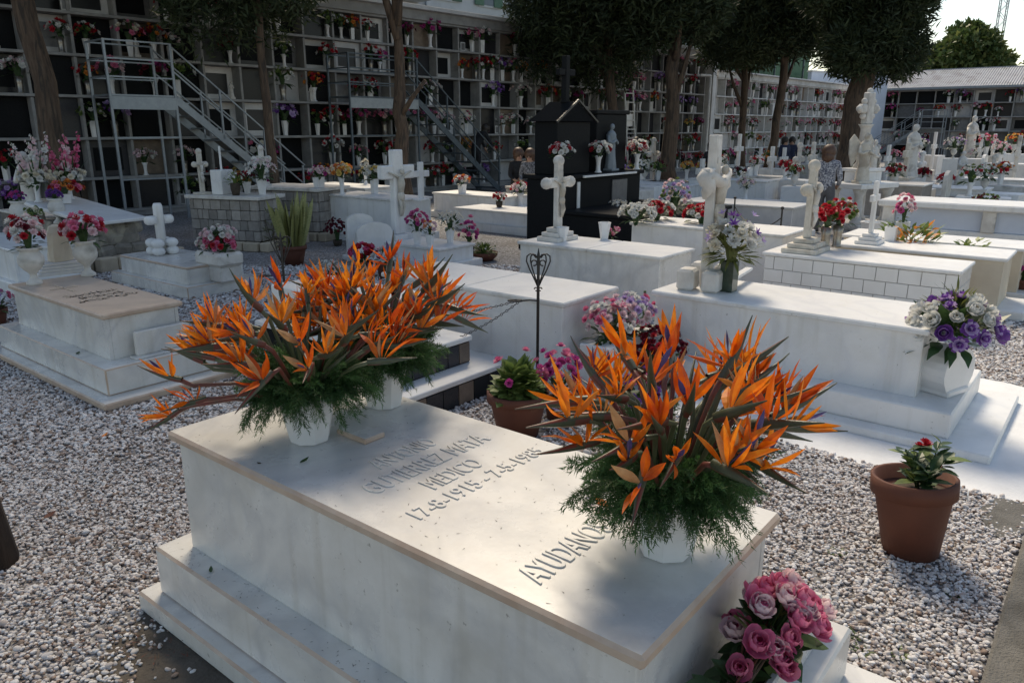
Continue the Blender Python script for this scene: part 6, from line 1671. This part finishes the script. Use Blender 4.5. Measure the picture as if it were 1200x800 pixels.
for px, fwd, tm, hair, lab, a in ((607, 18.2, 'black_cloth', 'hair_brown', 'seated woman in black left of the black monument', 20), (622, 17.6, 'print_dark', 'hair_brown', 'seated woman in a dark patterned dress beside the black monument', -15)):
    p = atf(px, fwd); ch = thing('stone_bench', 'low stone seat under the ' + lab, 'bench', (p.x, p.y, 0), AWAY+math.pi+R(a), 'low seats of the seated visitors')
    m = MB(); m.box(-.22, .22, -.10, .30, .56, .62, .01); m.build('seat', M['stone_white'], ch); 
    for x in (-.17,.17): m = MB(); m.box(x-.04, x+.04, -.06, .26, 0, .56, .01); m.build('support', M['stone_white'], ch)
    m = MB(); m.box(-.25, .25, -.75, -.12, 0, .22, .01); m.build('foot_step', M['stone_white'], ch)
    person(lab, (p.x, p.y, .24), AWAY+math.pi+R(a), tm, tm, hair, SIT, 1.62)
for px, fwd, tm, lab, a in ((746, 27.5, 'black_cloth', 'visitor in black stooping between the two middle trunks', 150), (922, 29, 'navy_cloth', 'visitor in navy before the far niches', 200), (930, 29.5, 'navy_cloth', 'second visitor in dark blue beside the navy one', 160)):
    p = atf(px, fwd); person(lab, (p.x, p.y, 0), AWAY+R(a), tm, 'black_cloth', 'hair_dark', STAND, 1.6)
# ------------------------------------------------------------------ pebbles
def in_foot(x, y):
    for f in FOOT:
        if len(f) == 4:
            if f[0] < x < f[1] and f[2] < y < f[3]: return True
        else:
            dx, dy = x-f[0], y-f[1]; c, s = math.cos(-f[2]), math.sin(-f[2]); lx, ly = dx*c-dy*s, dx*s+dy*c
            if f[3] < lx < f[4] and f[5] < ly < f[6]: return True
    return False
def in_foot_np(X, Y):
    k = np.zeros(len(X), bool)
    for f in FOOT:
        if len(f) == 4: k |= (X > f[0]) & (X < f[1]) & (Y > f[2]) & (Y < f[3])
        else:
            dx, dy = X-f[0], Y-f[1]; c, s = math.cos(-f[2]), math.sin(-f[2]); lx, ly = dx*c-dy*s, dx*s+dy*c
            k |= (lx > f[3]) & (lx < f[4]) & (ly > f[5]) & (ly < f[6])
    return k
rgn = np.random.default_rng(5)
def scatter(f0, f1, dens):
    area = (f1-f0)*(f1*1.5)
    n = int(area*dens); fwd = rgn.uniform(f0, f1, n); lat = rgn.uniform(-.75, .75, n)*f1
    k = np.abs(lat) < fwd*.70+.4; fwd = fwd[k]; lat = lat[k]
    X = FW[0]*fwd + RT[0]*lat; Y = FW[1]*fwd + RT[1]*lat
    k = ~in_foot_np(X, Y)
    for cx, cy, rx, ry in PATCH:
        d = np.sqrt(((X-cx)/rx)**2 + ((Y-cy)/ry)**2) + .22*np.sin(X*9+2*np.sin(Y*6))*np.sin(Y*8); k &= rgn.random(len(X)) < np.clip((d-.62)/.45, .03, 1)
    # thinner gravel where earth shows through
    th = .5+.5*np.sin(X*2.1+1.3*np.sin(Y*1.7))*np.sin(Y*2.6+1.1*np.sin(X*1.3)); k &= rgn.random(len(X)) > .22*th
    return np.stack([X[k], Y[k]], 1)
P = np.concatenate([scatter(1.2, 4.2, 5600), scatter(4.2, 7.0, 3200), scatter(7.0, 11.0, 1100)])
n = len(P); fw_ = P @ FW[:2]
sz = (.0058+.0062*rgn.random(n)**1.5)*np.where(fw_ < 4.2, 1.0, np.where(fw_ < 7.0, 1.25, 1.8))
big = rgn.random(n) < .05; sz[big] *= 1.5
co = np.zeros((n,3), np.float32); co[:,:2] = P; co[:,2] = sz*.35 + rgn.random(n)*.008
me = bpy.data.meshes.new('gravel'); me.vertices.add(n); me.vertices.foreach_set('co', co.reshape(-1))
at_s = me.attributes.new('psize', 'FLOAT', 'POINT'); at_s.data.foreach_set('value', sz.astype(np.float32))
def pebble_material():
    m, n_, l, p = _new('pebble'); oi = n_.new('ShaderNodeObjectInfo'); r = n_.new('ShaderNodeValToRGB'); r.color_ramp.interpolation = 'LINEAR'; e = r.color_ramp.elements
    e[0].position = 0; e[0].color = (.16,.12,.10,1); e[1].position = 1; e[1].color = (.76,.75,.75,1)
    for q, c in ((.09,(.27,.19,.15)), (.17,(.42,.35,.32)), (.3,(.52,.475,.455)), (.55,(.60,.57,.555)), (.8,(.69,.675,.67))): x = e.new(q); x.color = (*c,1)
    l.new(oi.outputs['Random'], r.inputs[0])
    geo = n_.new('ShaderNodeNewGeometry'); t = n_.new('ShaderNodeTexNoise'); t.inputs['Scale'].default_value = 90; l.new(geo.outputs['Position'], t.inputs['Vector'])
    mr = n_.new('ShaderNodeMapRange'); mr.inputs[3].default_value = .75; mr.inputs[4].default_value = 1.2; l.new(t.outputs[0], mr.inputs[0])
    hs = n_.new('ShaderNodeHueSaturation'); l.new(mr.outputs[0], hs.inputs['Value']); l.new(r.outputs[0], hs.inputs['Color']); l.new(hs.outputs[0], p.inputs['Base Color']); p.inputs['Roughness'].default_value = .7
    return m
M['pebble'] = pebble_material()
go = link('gravel', me); me.materials.append(M['pebble'])
tag(go, 'white and grey pebbles covering the ground between the graves', 'gravel', kind='stuff')
ng = bpy.data.node_groups.new('pebbles', 'GeometryNodeTree'); ng.is_modifier = True
ng.interface.new_socket('Geometry', in_out='INPUT', socket_type='NodeSocketGeometry'); ng.interface.new_socket('Geometry', in_out='OUTPUT', socket_type='NodeSocketGeometry')
N_ = ng.nodes; Lk = ng.links
gi = N_.new('NodeGroupInput'); gout = N_.new('NodeGroupOutput')
ico = N_.new('GeometryNodeMeshIcoSphere'); ico.inputs['Radius'].default_value = 1.0; ico.inputs['Subdivisions'].default_value = 2
nz = N_.new('ShaderNodeTexNoise'); nz.inputs['Scale'].default_value = 1.1; nz.inputs['Detail'].default_value = 1.0
vs = N_.new('ShaderNodeVectorMath'); vs.operation = 'SUBTRACT'; vs.inputs[1].default_value = (.5,.5,.5)
vm = N_.new('ShaderNodeVectorMath'); vm.operation = 'SCALE'; vm.inputs['Scale'].default_value = .9
sp = N_.new('GeometryNodeSetPosition'); smn = N_.new('GeometryNodeSetShadeSmooth'); sm_ = N_.new('GeometryNodeSetMaterial'); sm_.inputs['Material'].default_value = M['pebble']
Lk.new(nz.outputs['Color'], vs.inputs[0]); Lk.new(vs.outputs[0], vm.inputs[0]); Lk.new(ico.outputs['Mesh'], sp.inputs['Geometry']); Lk.new(vm.outputs[0], sp.inputs['Offset'])
Lk.new(sp.outputs[0], smn.inputs['Geometry']); Lk.new(smn.outputs[0], sm_.inputs['Geometry'])
ip = N_.new('GeometryNodeInstanceOnPoints'); Lk.new(gi.outputs[0], ip.inputs['Points']); Lk.new(sm_.outputs[0], ip.inputs['Instance'])
rr = N_.new('FunctionNodeRandomValue'); rr.data_type = 'FLOAT_VECTOR'; rr.inputs[0].default_value = (-.5,-.5,0); rr.inputs[1].default_value = (.5,.5,6.283)
Lk.new(rr.outputs[0], ip.inputs['Rotation'])
rs = N_.new('FunctionNodeRandomValue'); rs.data_type = 'FLOAT_VECTOR'; rs.inputs[0].default_value = (.75,.7,.5); rs.inputs[1].default_value = (1.35,1.0,.8); rs.inputs['Seed'].default_value = 3
na_ = N_.new('GeometryNodeInputNamedAttribute'); na_.data_type = 'FLOAT'; na_.inputs['Name'].default_value = 'psize'
ml = N_.new('ShaderNodeVectorMath'); ml.operation = 'SCALE'; Lk.new(rs.outputs[0], ml.inputs[0]); Lk.new(na_.outputs[0], ml.inputs['Scale']); Lk.new(ml.outputs[0], ip.inputs['Scale'])
Lk.new(ip.outputs[0], gout.inputs[0])
md = go.modifiers.new('pebbles', 'NODES'); md.node_group = ng
